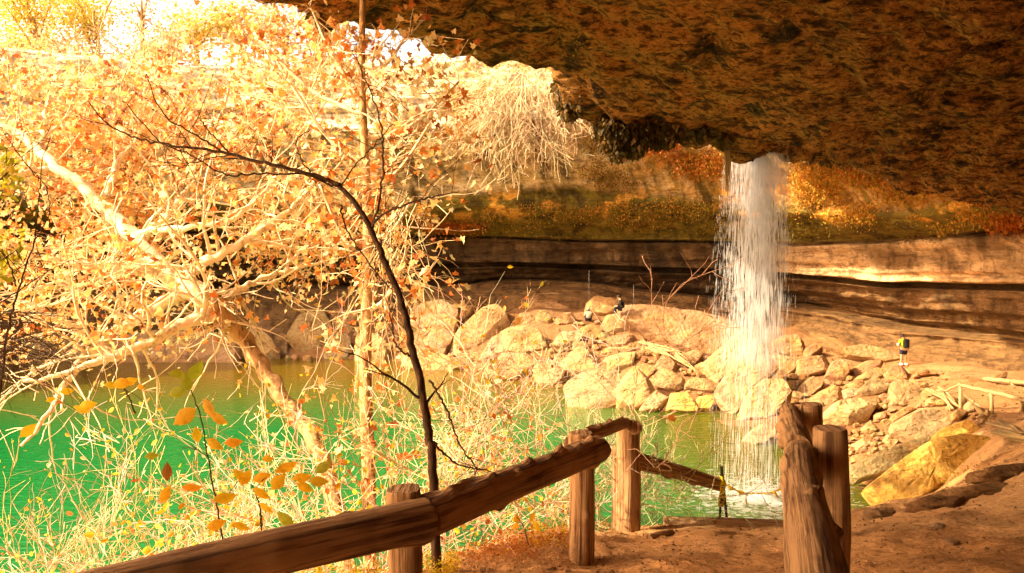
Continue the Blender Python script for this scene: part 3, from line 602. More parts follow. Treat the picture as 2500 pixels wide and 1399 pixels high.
for ar, cnt in AREAS:
    us = [p[0] for p in ar]; vs = [p[1] for p in ar]; k = 0; tries = 0
    while k < cnt and tries < 4000:
        tries += 1; p = (rnd.uniform(min(us), max(us)), rnd.uniform(min(vs), max(vs)))
        w_ = rnd.choice([14, 18, 22, 28, 36, 44]); h_ = w_ * rnd.uniform(.5, .8)
        if not inside(p, ar): continue
        if any(abs(p[0] - q[0]) < (w_ + q[2]) * 0.36 and abs(p[1] - q[1]) < (h_ + q[3]) * 0.36 for q in placed): continue
        if any(inside((p[0] + dx * w_ * .2, p[1] + dy * h_ * .2), po) for _, po, _, _ in BL for dx in (-1, 0, 1) for dy in (-1, 0, 1)): continue
        placed.append((p[0], p[1], w_, h_)); k += 1
        nb = min(names, key=lambda q: (q[0] - p[0]) ** 2 + 2 * (q[1] - p[1]) ** 2)
        dx, dy = p[0] - nb[0], p[1] - nb[1]
        rel = ("above" if dy < 0 else "below") if abs(dy) * 1.6 > abs(dx) else ("left of" if dx < 0 else "right of")
        szw = "tiny" if w_ < 16 else "small" if w_ < 25 else "middling"; shp = "squat" if h_ / w_ < .6 else "oval" if h_ / w_ < .7 else "chunky"
        short = " ".join(nb[2].split()[:9])
        tn, tw = rnd.choice([(PALE, "pale"), (TAN, "tan"), (TAN, "tan"), ((0.46, 0.29, 0.13), "brown")])
        lbl = f"{szw} {shp} {tw} stone {rel} the {short}"
        if lbl in used:
            lbl = f"{szw} {shp} {tw} rubble stone farther {rel} the {' '.join(nb[2].split()[:7])}"
        if lbl in used: lbl = lbl.replace('rubble stone farther', 'pebbly chip', 1).replace(' stone', ' chip', 1)
        used[lbl] = 1
        make_boulder("rubble_stone", lbl, random_poly(p[0], p[1], w_, h_, rnd), tn, .7, 300 + len(placed), "rubble stones between the boulders", dD=0.15)

# ------------------------------------------------------------------ foreground dark ledge and stones on the near bank
def free_rock(name, label, c, s, seed, tone, cat="rock", group=None, rot=0.0):
    nth, nph = 36, 20; th_ = np.linspace(0, 2 * np.pi, nth, endpoint=False); ph_ = np.linspace(0.05, np.pi - 0.05, nph)
    T_, H_ = np.meshgrid(th_, ph_); D_ = np.stack([np.cos(T_) * np.sin(H_), np.sin(T_) * np.sin(H_), np.cos(H_)], -1)
    D2 = np.sign(D_) * np.abs(D_) ** 0.75
    f = 1 + fbm(D2 * 1.3 + seed, 3, seed) * 0.45 + np.abs(fbm(D2 * [2, 2, 7] + seed, 4, seed + 3)) * 0.28 + fbm(D2 * 9, 3, seed) * 0.07
    V_ = D2 * f[..., None] * np.array(s); ca, sa = math.cos(rot), math.sin(rot)
    V_ = np.stack([V_[..., 0] * ca - V_[..., 1] * sa, V_[..., 0] * sa + V_[..., 1] * ca, V_[..., 2]], -1) + np.array(c)
    V_ = V_.reshape(-1, 3); id_ = np.arange(nth * nph).reshape(nph, nth)
    q_ = np.stack([id_[:-1], np.roll(id_[:-1], -1, 1), np.roll(id_[1:], -1, 1), id_[1:]], -1).reshape(-1, 4)
    cn = fbm(V_ * 3, 4, seed + 7); cc_ = lerp(np.zeros((len(V_), 3)) + np.array(tone), np.array(tone) * 0.55, smooth(0, .5, cn))
    return tag(link(name, mesh_np(name, V_, [q_[:, ::-1], id_[0][None], id_[-1][::-1][None]], cc_), M['rock'], origin=(c[0], c[1], c[2])), label, cat, group)
def on_t(u, v, lo=4.5, hi=30):
    D = hit_terrain(u, v, lo, hi); p = P(u, v, D); return Vector((p.x, p.y, tz(p.x, p.y)))
for (u, v, s, rot, lb, tn) in [(2385, 1205, (0.7, 0.16, 0.09), 0.35, "dark weathered rock ledge breaking out of the right bank", (0.30, 0.16, 0.07)),
        (2455, 1175, (0.45, 0.14, 0.08), 0.3, "second dark ledge, above the longer one on the right bank", (0.30, 0.16, 0.07)),
        (2290, 1235, (0.35, 0.18, 0.09), 0.6, "brown rock lump at the left tip of the dark ledge", (0.26, 0.13, 0.05)),
        (1685, 1262, (0.26, 0.12, 0.09), 0.1, "flat pale rough stone behind the log step", (0.5, 0.33, 0.17)),
        (2290, 1300, (0.07, 0.05, 0.03), 0.4, "small pale pebble on the soil right of the thick posts", (0.55, 0.36, 0.2)),
        (2325, 1330, (0.06, 0.05, 0.03), 0.9, "tiny brown pebble on the soil near the lower right", (0.35, 0.2, 0.1)),
        (2150, 1262, (0.16, 0.10, 0.06), 0.2, "rough brown stone at the lip of the bank right of the posts", (0.42, 0.25, 0.12)),
        (1995, 1255, (0.14, 0.1, 0.07), 0.0, "pale stone between the thick right posts and the log step", (0.55, 0.4, 0.22))]:
    free_rock("rock", lb, on_t(u, v), s, int(u), tn, group="stones on the near bank", rot=rot)
0 and free_rock("rock_overhang", "dark rough rock knob where the roof rim turns down toward the bare hanging vine", P(1392, 235, 23.6), (0.45, 0.6, 0.75), 71, (0.28, 0.15, 0.045), "rock knob")

# ------------------------------------------------------------------ logs and fences
def log_mesh(name, pts, rad, seed=0, nseg=90, ns=28, knots=(), rough=0.07, bumps=0.0, cut=0.0):
    A = np.array([tuple(p) for p in pts], float); t = np.linspace(0, len(A) - 1, nseg); C_ = cr_interp(A, t) if len(A) > 2 else A[0] + (A[1] - A[0]) * t[:, None]
    R_ = np.interp(t, np.linspace(0, len(A) - 1, len(rad)), rad)
    T_ = np.gradient(C_, axis=0); T_ /= np.linalg.norm(T_, axis=1)[:, None]
    up = np.array([0, 0, 1.0]) if abs(T_[0, 2]) < 0.8 else np.array([0, 1.0, 0])
    a = np.cross(T_, up); a /= np.linalg.norm(a, axis=1)[:, None]; b = np.cross(a, T_)
    s_ = np.concatenate([[0], np.cumsum(np.linalg.norm(np.diff(C_, axis=0), axis=1))])
    th_ = np.linspace(0, 2 * np.pi, ns, endpoint=False)
    S_, H_ = np.meshgrid(s_, th_, indexing='ij'); cx, sx = np.cos(H_), np.sin(H_)
    q_ = np.stack([cx * 1.3 + seed, sx * 1.3, S_ * 1.2], -1)
    f = 1 + fbm(q_, 3, seed) * rough * 2 + fbm(q_ * [4, 4, 1.2], 3, seed + 3) * rough * 0.7
    if bumps: f = f + bumps * np.maximum(0, fbm(np.stack([cx * 0.7, sx * 0.7, S_ * 3.1 + 2 * cx * (1 + 0 * S_)], -1), 3, seed + 5)) * 1.6 * smooth(-.6, 0, sx)
    for (ks, ka, kr, kh) in knots:
        d2 = ((S_ - ks * s_[-1]) ** 2 + ((np.angle(np.exp(1j * (H_ - ka)))) * R_[:, None]) ** 2) / kr ** 2
        f = f + kh * np.exp(-d2 * 2)
    # rounded-off ends
    rr = R_[:, None] * f
    endf = np.minimum(1, np.minimum(S_, s_[-1] - S_) / 0.012 * 0.06 + 0.94); rr = rr * endf
    V_ = C_[:, None] + a[:, None] * (cx * rr)[..., None] + b[:, None] * (sx * rr)[..., None]
    V_ = V_.reshape(-1, 3); id_ = np.arange(nseg * ns).reshape(nseg, ns)
    Q = np.stack([id_[:-1], id_[1:], np.roll(id_[1:], -1, 1), np.roll(id_[:-1], -1, 1)], -1).reshape(-1, 4)
    uv = np.stack([H_ / (2 * np.pi) * 0.63 * 1.0, S_], -1).reshape(-1, 2) + seed * 0.37
    uv[:, 0] = np.abs(((H_ / (2 * np.pi)).ravel() * 2) - 1) * 0.35 + seed * 0.37
    n0 = len(V_)
    # end faces: fan with separate verts
    VV = [V_]; FF = [Q]; uvs = [uv]
    for e, cen in ((0, C_[0]), (nseg - 1, C_[-1])):
        ring = V_[id_[e]]; mid = (ring + cen) / 2
        base_i = sum(len(x) for x in VV); VV += [ring, mid + T_[e] * 0.004 * (1 if e else -1), cen[None] + T_[e] * 0.002]
        r0 = base_i + np.arange(ns); r1 = r0 + ns; c0 = base_i + 2 * ns
        qd = np.stack([r0, np.roll(r0, -1), np.roll(r1, -1), r1], -1); tr = np.stack([r1, np.roll(r1, -1), np.full(ns, c0)], -1)
        if e == 0: pass
        else: qd = qd[:, ::-1]; tr = tr[:, ::-1]
        FF += [qd, tr]; un = np.concatenate([np.stack([th_ * 0 + 3, th_ * 0 + 0.1], -1) + np.stack([np.cos(th_), np.sin(th_)], -1) * 0.1, np.stack([np.cos(th_), np.sin(th_)], -1) * 0.05 + [3, .1], [[3, .1]]]); uvs.append(un)
    V_ = np.concatenate(VV); uv = np.concatenate(uvs)
    quads = np.concatenate([f for f in FF if f.shape[1] == 4]); tris = np.concatenate([f for f in FF if f.shape[1] == 3])
    return mesh_np(name, V_, [quads[:, ::-1] if False else quads, tris], uv=uv)
def post(parent, u, vt, D, r, seed, name="post", lean=(0, 0), extra=0.25, knots=(), vb=None, rough=0.08):
    t_ = P(u, vt, D); b_ = Vector((t_.x + lean[0], t_.y + lean[1], tz(t_.x, t_.y) - extra))
    m_ = (t_ + b_) / 2 + Vector((0.012, 0, 0))
    return link(name, log_mesh(name, [b_, m_, t_], [r * 1.06, r * 1.02, r], seed, 60, 28, knots, rough), M['wood'], parent)
fb = on_t(1420, 1380)
fence = thing("log_fence", fb, "rough cedar log fence at the left of the path with knobbly rails", "fence")
# rails
link("rail", log_mesh("rail", [P(-260, 1575, 3.05), P(450, 1402, 3.6), P(1045, 1265, 4.35)], [0.108, 0.112, 0.115], 3, 160, 36, [(0.62, 0.2, 0.09, 0.10), (0.8, 2.0, 0.05, 0.12), (0.97, -1.2, 0.12, 0.18)], 0.05), M['wood'], fence)
link("rail", log_mesh("rail", [P(1035, 1268, 4.38), P(1262, 1176, 5.2), P(1465, 1096, 6.15)], [0.110, 0.106, 0.100], 8, 150, 36,
     [(0.1, 1.2, 0.06, 0.25), (0.3, 1.3, 0.045, 0.35), (0.42, 0.9, 0.05, 0.3), (0.52, 1.5, 0.05, 0.38), (0.62, 1.1, 0.045, 0.35), (0.72, 1.6, 0.05, 0.4), (0.82, 1.2, 0.05, 0.35), (0.92, 1.4, 0.05, 0.4), (0.35, -1.4, 0.06, 0.25), (0.95, -1.5, 0.06, 0.3)], 0.06, 0.35), M['wood'], fence)
link("rail", log_mesh("rail", [P(1432, 1064, 6.75), P(1485, 1046, 7.2), P(1528, 1032, 7.8)], [0.055, 0.06, 0.05], 12, 60, 24,
     [(0.2, 1.3, 0.035, 0.5), (0.45, 1.5, 0.03, 0.6), (0.6, 1.0, 0.03, 0.5), (0.8, 1.4, 0.03, 0.5)], 0.08, 0.4), M['wood'], fence)
link("rail", log_mesh("rail", [P(1545, 1122, 8.0), P(1650, 1150, 8.3), P(1762, 1184, 8.55)], [0.085, 0.078, 0.072], 15, 80, 24, [(0.4, -1.2, 0.06, 0.3), (0.7, -1.5, 0.05, 0.3)], 0.06), M['wood'], fence)
post(fence, 985, 1192, 4.42, 0.098, 21, knots=[(0.6, -2, 0.04, 0.15)])
post(fence, 1419, 1056, 6.55, 0.098, 22, knots=[(0.5, -2.0, 0.03, 0.25), (0.3, -1.9, 0.04, 0.15)])
post(fence, 1533, 1030, 8.0, 0.112, 23, rough=0.13)
post(fence, 1505, 1090, 8.15, 0.05, 24, name="stub_post", rough=0.14)
link("log_butt", log_mesh("log_butt", [P(1548, 1042, 7.75), P(1552, 1044, 8.25)], [0.075, 0.075], 29, 20, 20), M['wood'], fence)
link("log_butt", log_mesh("log_butt", [P(1390, 1082, 6.75), P(1405, 1074, 7.2)], [0.055, 0.05], 30, 20, 20), M['wood'], fence)
# right fence seen end on
rb = on_t(2030, 1399, 4.0)
fr = thing("log_fence", P(2030, 1399, 5.0), "thick peeling cedar log fence close to the viewer, running straight away beside two tall posts", "fence")
link("rail", log_mesh("rail", [P(2020, 1640, 2.0), P(1992, 1385, 2.75), P(1958, 1190, 4.0), P(1952, 1108, 5.2)], [0.098, 0.102, 0.098, 0.098], 41, 200, 44,
     [(0.34, 0.3, 0.05, 0.25), (0.5, 0.9, 0.03, 0.3), (0.62, 2.6, 0.10, 0.16), (0.66, 0.5, 0.05, 0.2), (0.8, 2.9, 0.10, 0.2), (0.45, 1.4, 0.02, 0.4)], 0.035, 0.06), M['wood'], fr)
link("rail", log_mesh("rail", [P(1952, 1100, 5.3), P(1938, 1050, 6.2), P(1927, 1008, 7.4)], [0.098, 0.1, 0.09], 44, 90, 32, [(0.4, 2.8, 0.09, 0.35), (0.6, 2.3, 0.06, 0.3), (0.3, -2.4, 0.08, 0.5)], 0.07, 0.2), M['wood'], fr)
post(fr, 2026, 1045, 5.05, 0.104, 45, lean=(0.03, 0), knots=[(0.9, 0, 0.04, 0.12)])
post(fr, 1979, 986, 7.0, 0.092, 46, lean=(0.08, 0))
# steps in the path
def bury(u1, v1, u2, v2, r, seed, lb, dz, D=None, squash=None):
    a_ = on_t(u1, v1); b_ = on_t(u2, v2); a_.z += dz; b_.z += dz
    return tag(link("step_log", log_mesh("step_log", [a_, (a_ + b_) / 2, b_], [r, r * 1.03, r], seed, 70, 22, (), 0.08), M['wood'], origin=a_), lb, "log step", "logs laid across the path")
sa = P(1620, 1277, 8.5); sb = P(1918, 1288, 8.35)
tag(link("step_log", log_mesh("step_log", [sa, (sa + sb) / 2, sb], [0.072, 0.078, 0.074], 51, 90, 24, (), 0.07), M['wood'], origin=sa), "long squared log step across the head of the path", "log step", "logs laid across the path")
bury(1585, 1312, 1640, 1304, 0.045, 52, "short stump of buried log in the path below the long step", 0.0)
bury(1740, 1316, 1795, 1313, 0.03, 53, "thin half buried log piece in the middle of the path", 0.0)

# steel stakes + tape
st = thing("steel_stake", P(1760, 1270, 8.75), "pair of dark crossed steel stakes holding the end of the rail behind the log step", "stake")
mb = MB(); mb.tube([P(1756, 1300, 8.7), P(1762, 1150, 8.7), P(1759, 1138, 8.68)], [0.013, 0.015, 0.012], 8); link("stake_rod", mb, M['metal'], st)
mb = MB(); mb.tube([P(1778, 1300, 8.85), P(1761, 1139, 8.72)], [0.016, 0.016], 8); link("stake_rod", mb, M['metal'], st)
def ribbon(pts, w0, twist=0.0, thick=0.0015, wdir=None):
    V_ = []; Fs = []; m_ = len(pts)
    for i, p in enumerate(pts):
        ang = twist * i / m_; wv = Vector((math.sin(ang), -math.cos(ang) * 0.3, math.cos(ang))) if wdir is None else wdir
        ww = w0[i] if hasattr(w0, '__len__') else w0
        for s_ in (-1, 1): V_.append(Vector(p) + wv * (s_ * ww / 2)); V_.append(Vector(p) + wv * (s_ * ww / 2) + Vector((0, -thick, 0)))
    for i in range(m_ - 1):
        a = i * 4; b = a + 4
        Fs += [(a, b, b + 2, a + 2), (a + 1, a + 3, b + 3, b + 1), (a, a + 1, b + 1, b), (a + 2, b + 2, b + 3, a + 3)]
    Fs += [(0, 2, 3, 1), (4 * m_ - 4, 4 * m_ - 3, 4 * m_ - 1, 4 * m_ - 2)]
    return V_, Fs
tape = thing("caution_tape", P(1758, 1172, 8.5), "twisted yellow caution tape with black lettering strung from the rail end to the right log", "caution tape")
def interp_pts(L_, n):
    A = np.array([tuple(p) for p in L_]); t = np.linspace(0, len(A) - 1, n); return [Vector(p) for p in (cr_interp(A, t) if len(A) > 2 else A[0] + (A[1] - A[0]) * t[:, None])]
mb = MB()
V_, Fs = ribbon(interp_pts([P(1762, 1178, 8.45), P(1790, 1196, 8.3), P(1822, 1207, 8.0)], 30), [0.05 if i % 9 else 0.02 for i in range(30)], 9); mb.add(V_, Fs)
V_, Fs = ribbon(interp_pts([P(1822, 1206, 8.0), P(1850, 1205, 7.7), P(1873, 1205, 7.4)], 24), 0.022, 12); mb.add(V_, Fs)
V_, Fs = ribbon(interp_pts([P(1873, 1205, 7.4), P(1895, 1200, 7.1), P(1922, 1188, 6.6)], 24), [0.04, 0.025] * 12, 8); mb.add(V_, Fs)
link("strand", mb, M['tape'], tape)
mb = MB()
for dz in (-4, 2, 8):
    c0 = [P(1758 + 15 * math.cos(a) * 0.5 + dz * .3, 1176 + dz + 11 * math.sin(a), 8.52 - 0.09 * math.sin(a + .8)) for a in np.linspace(0, 2 * math.pi, 18)]
    V_, Fs = ribbon(c0, 0.03, 2.0); mb.add(V_, Fs)
link("knot_wrap", mb, M['tape'], tape)
def tail(pts, ws):
    wd = Vector((1, 0, 0.05)).normalized(); V_, Fs = ribbon(pts, ws, 0, 0.0015, wd); m_ = MB(); m_.add(V_, Fs); return link("loose_end", m_, M['tape'], tape)
tl = tail([P(1764, 1176, 8.42), P(1763, 1200, 8.40), P(1762, 1225, 8.40), P(1759, 1237, 8.41)], [0.03, 0.05, 0.075, 0.06])
tail([P(1822, 1207, 8.0), P(1821, 1220, 8.0), P(1824, 1236, 8.0)], [0.008, 0.018, 0.008])
tail([P(1890, 1202, 7.15), P(1896, 1209, 7.15), P(1902, 1216, 7.15)], [0.03, 0.022, 0.006])
def text_on(txt, p, size, rot, parent):
    cu = bpy.data.curves.new("t", 'FONT'); cu.body = txt; cu.size = size; cu.extrude = 0.0006; cu.align_x = 'CENTER'; cu.align_y = 'CENTER'; cu.offset = 0.0012
    o = bpy.data.objects.new("t", cu); COL.objects.link(o); bpy.context.view_layer.update()
    me_ = bpy.data.meshes.new_from_object(o.evaluated_get(bpy.context.evaluated_depsgraph_get())); bpy.data.objects.remove(o)
    me_.name = "lettering"; me_.materials.clear(); me_.materials.append(M['ink'])
    ob = bpy.data.objects.new("lettering", me_); COL.objects.link(ob); ob.parent = parent; ob.location = Vector(p) - wloc(parent); ob.rotation_euler = rot; return ob
text_on("CAU", P(1761.5, 1221, 8.394), 0.062, (math.pi / 2, math.radians(96), 0), tl)
text_on("N", P(1764, 1188, 8.40), 0.04, (math.pi / 2, math.radians(90), 0), tl)

# distant pale rail fences
def far_fence(lb, rails, posts, D0):
    t_ = thing("rail_fence", P(*rails[0][1]), lb, "fence")
    for a_, b_, r in rails:
        mb = MB(); A_, B_ = P(*a_), P(*b_); pts_ = [A_.lerp(B_, k / 8) + Vector((0, 0, random.uniform(-.015, .015))) for k in range(9)]
        mb.tube(pts_, [r * random.uniform(.9, 1.1) for _ in pts_], 8); link("rail", mb, M['palewood'], t_)
    for (u, vt, D, r) in posts:
        mb = MB(); p = P(u, vt, D); zb = tz(p.x, p.y) - 0.1; mb.tube([(p.x + 0.05, p.y, zb), (p.x + 0.02, p.y, (zb + p.z) / 2), p], [r * 1.1, r, r * 1.05], 8); link("post", mb, M['palewood'], t_)
far_fence("nearer pale peeled rail fence on the far right path, three posts", [((2344, 941, 30.5), (2420, 957, 29), 0.07), ((2420, 957, 29), (2492, 974, 27.5), 0.075), ((2492, 976, 27.5), (2600, 990, 25), 0.07), ((2344, 938, 30.6), (2308, 955, 32), 0.04)], [(2345, 938, 30.5, 0.065), (2420, 956, 29, 0.07), (2493, 973, 27.5, 0.08)], 29)
far_fence("farther pale rail fence behind the three post one", [((2402, 925, 35), (2472, 931, 33.5), 0.1), ((2470, 931, 33.5), (2530, 938, 32), 0.09)], [(2408, 929, 35, 0.09), (2473, 932, 33.5, 0.1), (2530, 938, 32, .1)], 34)

# driftwood
dr = thing("driftwood_root", P(2405, 1020, 26), "bleached driftwood root with stubby arms on the right bank", "driftwood")
mb = MB(); cR = P(2408, 1020, 26)
mb.tube([P(2381, 992, 26.3), P(2395, 1005, 26.2), cR], [0.06, 0.09, 0.16], 8)
link("stem", mb, M['palewood'], dr)
for (u, v) in [(2425, 1002), (2432, 1010), (2430, 1022), (2418, 1032), (2395, 1030), (2385, 1018), (2412, 1000)]:
    mb = MB(); e = P(u, v, 25.8); mb.tube([cR, cR.lerp(e, .5) + Vector((0, 0, .04)), e], [0.12, 0.07, 0.03], 7); link("root_arm", mb, M['palewood'], dr)
for lb, sticks in [("heap of bleached sticks lying right of the driftwood root", [((2412, 1030), (2500, 1058)), ((2440, 1030), (2500, 1066)), ((2428, 1056), (2520, 1075)), ((2435, 1050), (2510, 1060)), ((2455, 1035), (2490, 1062)), ((2450, 1060), (2530, 1082))]),
                   ("tangle of driftwood sticks left of the distant fence", [((2264, 948), (2330, 985)), ((2275, 955), (2340, 958)), ((2296, 942), (2335, 980)), ((2270, 950), (2332, 1000)), ((2290, 960), (2345, 992)), ((2300, 955), (2322, 1002)), ((2360, 965), (2392, 992))]),
                   ("brown brushwood debris beneath the huge slab", [((1560, 835), (1690, 870)), ((1600, 850), (1700, 905)), ((1640, 850), (1680, 880)), ((1620, 858), (1665, 862)), ((1650, 868), (1705, 912)), ((1580, 845), (1640, 870)), ((1480, 852), (1560, 850))])]:
    u0, v0 = sticks[0][0]; D = hit_terrain(u0, v0 + 12); t_ = thing("driftwood_heap", P(u0, v0, D), lb, "driftwood", "driftwood heaps")
    for k, ((a, b), (c, d)) in enumerate(sticks * 2):
        j = lambda: random.uniform(-6, 6)
        Da = hit_terrain(a, b + 14) - 0.8; Dd = hit_terrain(c, d + 14) - 0.8; mb = MB(); A_ = P(a + j(), b + j() * .5, Da); B_ = P(c + j(), d + j() * .5, Dd)
        mb.tube([A_, A_.lerp(B_, .5) + Vector((0, 0, random.uniform(-.05, .08))), B_], [0.05, 0.045, 0.02], 6); link("stick", mb, M['palewood'] if lb[0] != 'b' else M['brownbark'], t_)

# ------------------------------------------------------------------ vegetation
def twig_grow(mb, p, d, L_, r, lev, rnd, wig=0.35, grav=0.0, fork=(2, 3), col=None, tips=None, n=4, seg=0.16, minr=0.004, shrink=0.66):
    k = max(3, int(L_ / seg)); pts = [Vector(p)]; dd = Vector(d).normalized(); st = L_ / k
    for i in range(k):
        dd = (dd + Vector((rnd.gauss(0, wig), rnd.gauss(0, wig), rnd.gauss(0, wig) + grav)) * 0.5).normalized(); pts.append(pts[-1] + dd * st)
    rad = [max(minr, r * (1 - 0.5 * i / k)) for i in range(k + 1)]
    mb.tube(pts, rad, n, col, cap=False)
    if tips is not None: tips.append((pts[-1], dd.copy(), lev)); tips.append((pts[len(pts) // 2], dd.copy(), lev))
    if lev > 0:
        for _ in range(rnd.randint(*fork)):
            i = rnd.randint(max(1, k // 3), k); ax = Vector((rnd.gauss(0, 1), rnd.gauss(0, 1), rnd.gauss(0, 1)))
            nd = (dd * 0.75 + ax.normalized() * 0.75).normalized()
            twig_grow(mb, pts[i], nd, L_ * shrink * rnd.uniform(.75, 1.15), rad[i] * 0.68, lev - 1, rnd, wig, grav, fork, col, tips, n, seg, minr, shrink)
        twig_grow(mb, pts[-1], dd, L_ * shrink, rad[-1] * 0.95, lev - 1, rnd, wig, grav, fork, col, tips, n, seg, minr, shrink)
LOBED = np.array([(0, 0), (.30, .10), (.62, .02), (.50, .30), (.60, .55), (.28, .55), (.0, 1.0), (-.28, .55), (-.60, .55), (-.50, .30), (-.62, .02), (-.30, .10)])
OVAL = np.array([(0, 0), (.18, .15), (.30, .42), (.26, .68), (.12, .88), (0, 1.0), (-.12, .88), (-.26, .68), (-.30, .42), (-.18, .15)])
SMALL = np.array([(0, 0), (.35, .4), (0, 1.0), (-.35, .4)])
def leaves_mesh(name, C_, size, cols, shape=LOBED, rng=RNG, fold=0.35, dirs=None, updown=None):
    n = len(C_); k = len(shape); h = k // 2
    a = rng.normal(size=(n, 3)); 
    if dirs is not None: a = dirs + a * 0.35
    a /= np.linalg.norm(a, axis=1)[:, None]
    b = rng.normal(size=(n, 3)); b -= (b * a).sum(1)[:, None] * a; b /= np.linalg.norm(b, axis=1)[:, None]; c = np.cross(a, b)
    fo = (fold * rng.uniform(.3, 1.4, n))[:, None, None]; cu = (rng.uniform(-.35, .35, n))[:, None, None]
    sx = shape[:, 0][None, :, None]; sy = shape[:, 1][None, :, None]; s_ = np.asarray(size).reshape(-1, 1, 1)
    V_ = C_[:, None] + s_ * (b[:, None] * sx + a[:, None] * sy + c[:, None] * (np.abs(sx) * fo + sy * sy * cu))
    V_ = V_.reshape(-1, 3); base_ = (np.arange(n) * k)[:, None]
    f1 = base_ + np.array([0] + list(range(1, h + 1)))[None]; f2 = base_ + np.array([0] + list(range(h, k)))[None]
    return mesh_np(name, V_, [f1, f2], np.repeat(cols, k, axis=0), smooth_sh=False)
def leaf_cols(n, pal, wts, rng=RNG):
    pal = np.array(pal); i = rng.choice(len(pal), n, p=np.array(wts) / sum(wts)); return np.clip(pal[i] * rng.uniform(.75, 1.2, (n, 1)), 0, .9)

# --- the great leafy tree leaning over the pool
sy_base = Vector((P(905, 1330, 11.5).x, 11.5, 0)); sy_base.z = tz(sy_base.x, 11.5) - 0.1
syc = thing("sycamore_tree", sy_base, "big sycamore leaning left over the pool, pale trunk under masses of dry orange leaves", "tree")
trunk_pts = [sy_base, P(800, 1165, 12.5), P(700, 985, 13.5), P(600, 840, 14.3), P(520, 745, 15), P(430, 680, 15.5), P(330, 580, 16), P(250, 500, 16.3), P(150, 415, 16.6), P(50, 335, 17), P(-120, 230, 17.3)]
trad = [0.13, 0.13, 0.13, 0.15, 0.18, 0.18, 0.15, 0.125, 0.10, 0.08, 0.05]
trunk_pts = trunk_pts[:4] + [cam.location + (p - cam.location) * .93 for p in trunk_pts[4:]]; A_ = np.array([tuple(p) for p in trunk_pts]); tq = np.linspace(0, len(A_) - 1, 70); C_ = cr_interp(A_, tq)
CT = [Vector(c) * 1.0 + Vector((random.uniform(-.03, .03),) * 3) for c in C_]; RT = np.interp(tq, range(len(trad)), trad)
mb = MB(); mb.tube(CT[:29], RT[:29] * (1 + .12 * np.sin(np.arange(29) * 2.1)), 12); link("trunk_base", mb, M['brownbark'], syc)
mb = MB(); mb.tube(CT[28:], RT[28:], 12); link("trunk", mb, M['palebark'], syc)
limbs = [[(430, 690, 15.5), (470, 665, 15.3), (530, 625, 15), (640, 560, 15), (720, 500, 15.2), (800, 380, 15.5)], [(440, 715, 15.3), (340, 775, 15), (230, 850, 14.6), (160, 940, 14), (60, 1090, 13.6)],
         [(540, 765, 14.9), (450, 790, 14.5), (330, 850, 14), (200, 900, 13.6), (60, 935, 13.4)], [(330, 580, 16), (420, 520, 16.4), (470, 440, 17), (520, 330, 17.3), (560, 220, 17.5)], [(250, 500, 16.3), (290, 400, 16.6), (330, 340, 17), (350, 240, 17.3), (390, 150, 17.6)],
         [(150, 415, 16.6), (60, 420, 16), (-60, 440, 15.5)], [(520, 745, 15), (600, 700, 15.4), (700, 660, 15.8), (800, 640, 16)], [(100, 375, 16.8), (110, 300, 17), (130, 200, 17.4)], [(230, 850, 14.6), (180, 800, 14.3), (60, 740, 14)], [(430, 680, 15.5), (340, 660, 15), (200, 640, 14.6), (60, 620, 14.2)], [(330, 580, 16), (380, 560, 15.4), (560, 540, 15), (680, 420, 15)]]
tips = []; rs = random.Random(3)
for li, lm in enumerate(limbs):
    A_ = np.array([tuple(P(p[0], p[1], p[2] - .9)) for p in lm]); tq = np.linspace(0, len(A_) - 1, 26); C_ = cr_interp(A_, tq); r0 = 0.13 if li < 3 else 0.08
    mb = MB(); pts_ = [Vector(c) + Vector((rs.uniform(-.04, .04), rs.uniform(-.04, .04), rs.uniform(-.04, .04))) for c in C_]; rr = np.linspace(r0, 0.025, 26); mb.tube(pts_, rr, 8)
    for i in range(3, 26, 1):
        if rs.random() < .42:
            d_ = Vector((rs.gauss(0, 1), rs.gauss(0, .7), rs.gauss(.25, .8))).normalized()
            twig_grow(mb, pts_[i], d_, rs.uniform(.8, 1.6), rr[i] * .5, 2, rs, .35, 0.02, (1, 2), None, tips, 4, .25, 0.008)
    link("limb", mb, M['palebark'], syc)
# crown region in the picture, filled with sprays of twigs
CROWN = [(-120, 180), (60, 120), (250, 170), (330, 120), (420, 110), (560, 20), (640, 0), (850, 60), (1000, 110), (1130, 180), (1160, 280), (1110, 380), (1000, 420), (985, 560), (1020, 660), (880, 700), (760, 730), (640, 740), (560, 800), (420, 860), (230, 870), (120, 850), (-120, 900)]
mbt = MB(); k = 0
while k < 430:
    u, v = rs.uniform(-120, 1160), rs.uniform(0, 900)
    if not inside((u, v), CROWN): continue
    dens = 1.0 if u < 860 else 0.25
    if v > 700: dens = 0.45
    if v < 260 and u < 640: dens = 0.22
    if rs.random() > dens: continue
    nn = fbm(np.array([[u / 110, v / 110, 1.0]]), 2, 77)[0]
    if nn < -0.12: continue
    p = P(u, v, rs.uniform(16, 20.5)); k += 1
    twig_grow(mbt, p, Vector((rs.gauss(0, 1), rs.gauss(0, .6), rs.gauss(-.1, .6))), rs.uniform(.4, .9), 0.014, 1, rs, .4, 0.0, (1, 2), None, tips, 3, .2, 0.007)
link("twigs", mbt, M['brownbark'], syc)
tp_ = np.array([tuple(t[0]) for t in tips]); print("tips", len(tp_))
pix = np.array([proj(t) for t in tp_]); keep = np.array([inside(p, CROWN) for p in pix]); keep &= (tp_[:, 1] > 14.9) | (RNG.uniform(0, 1, len(tp_)) < .22); tp_ = tp_[keep]
NL = 15000; ci = RNG.integers(0, len(tp_), NL); LC = tp_[ci] + RNG.normal(size=(NL, 3)) * 0.20
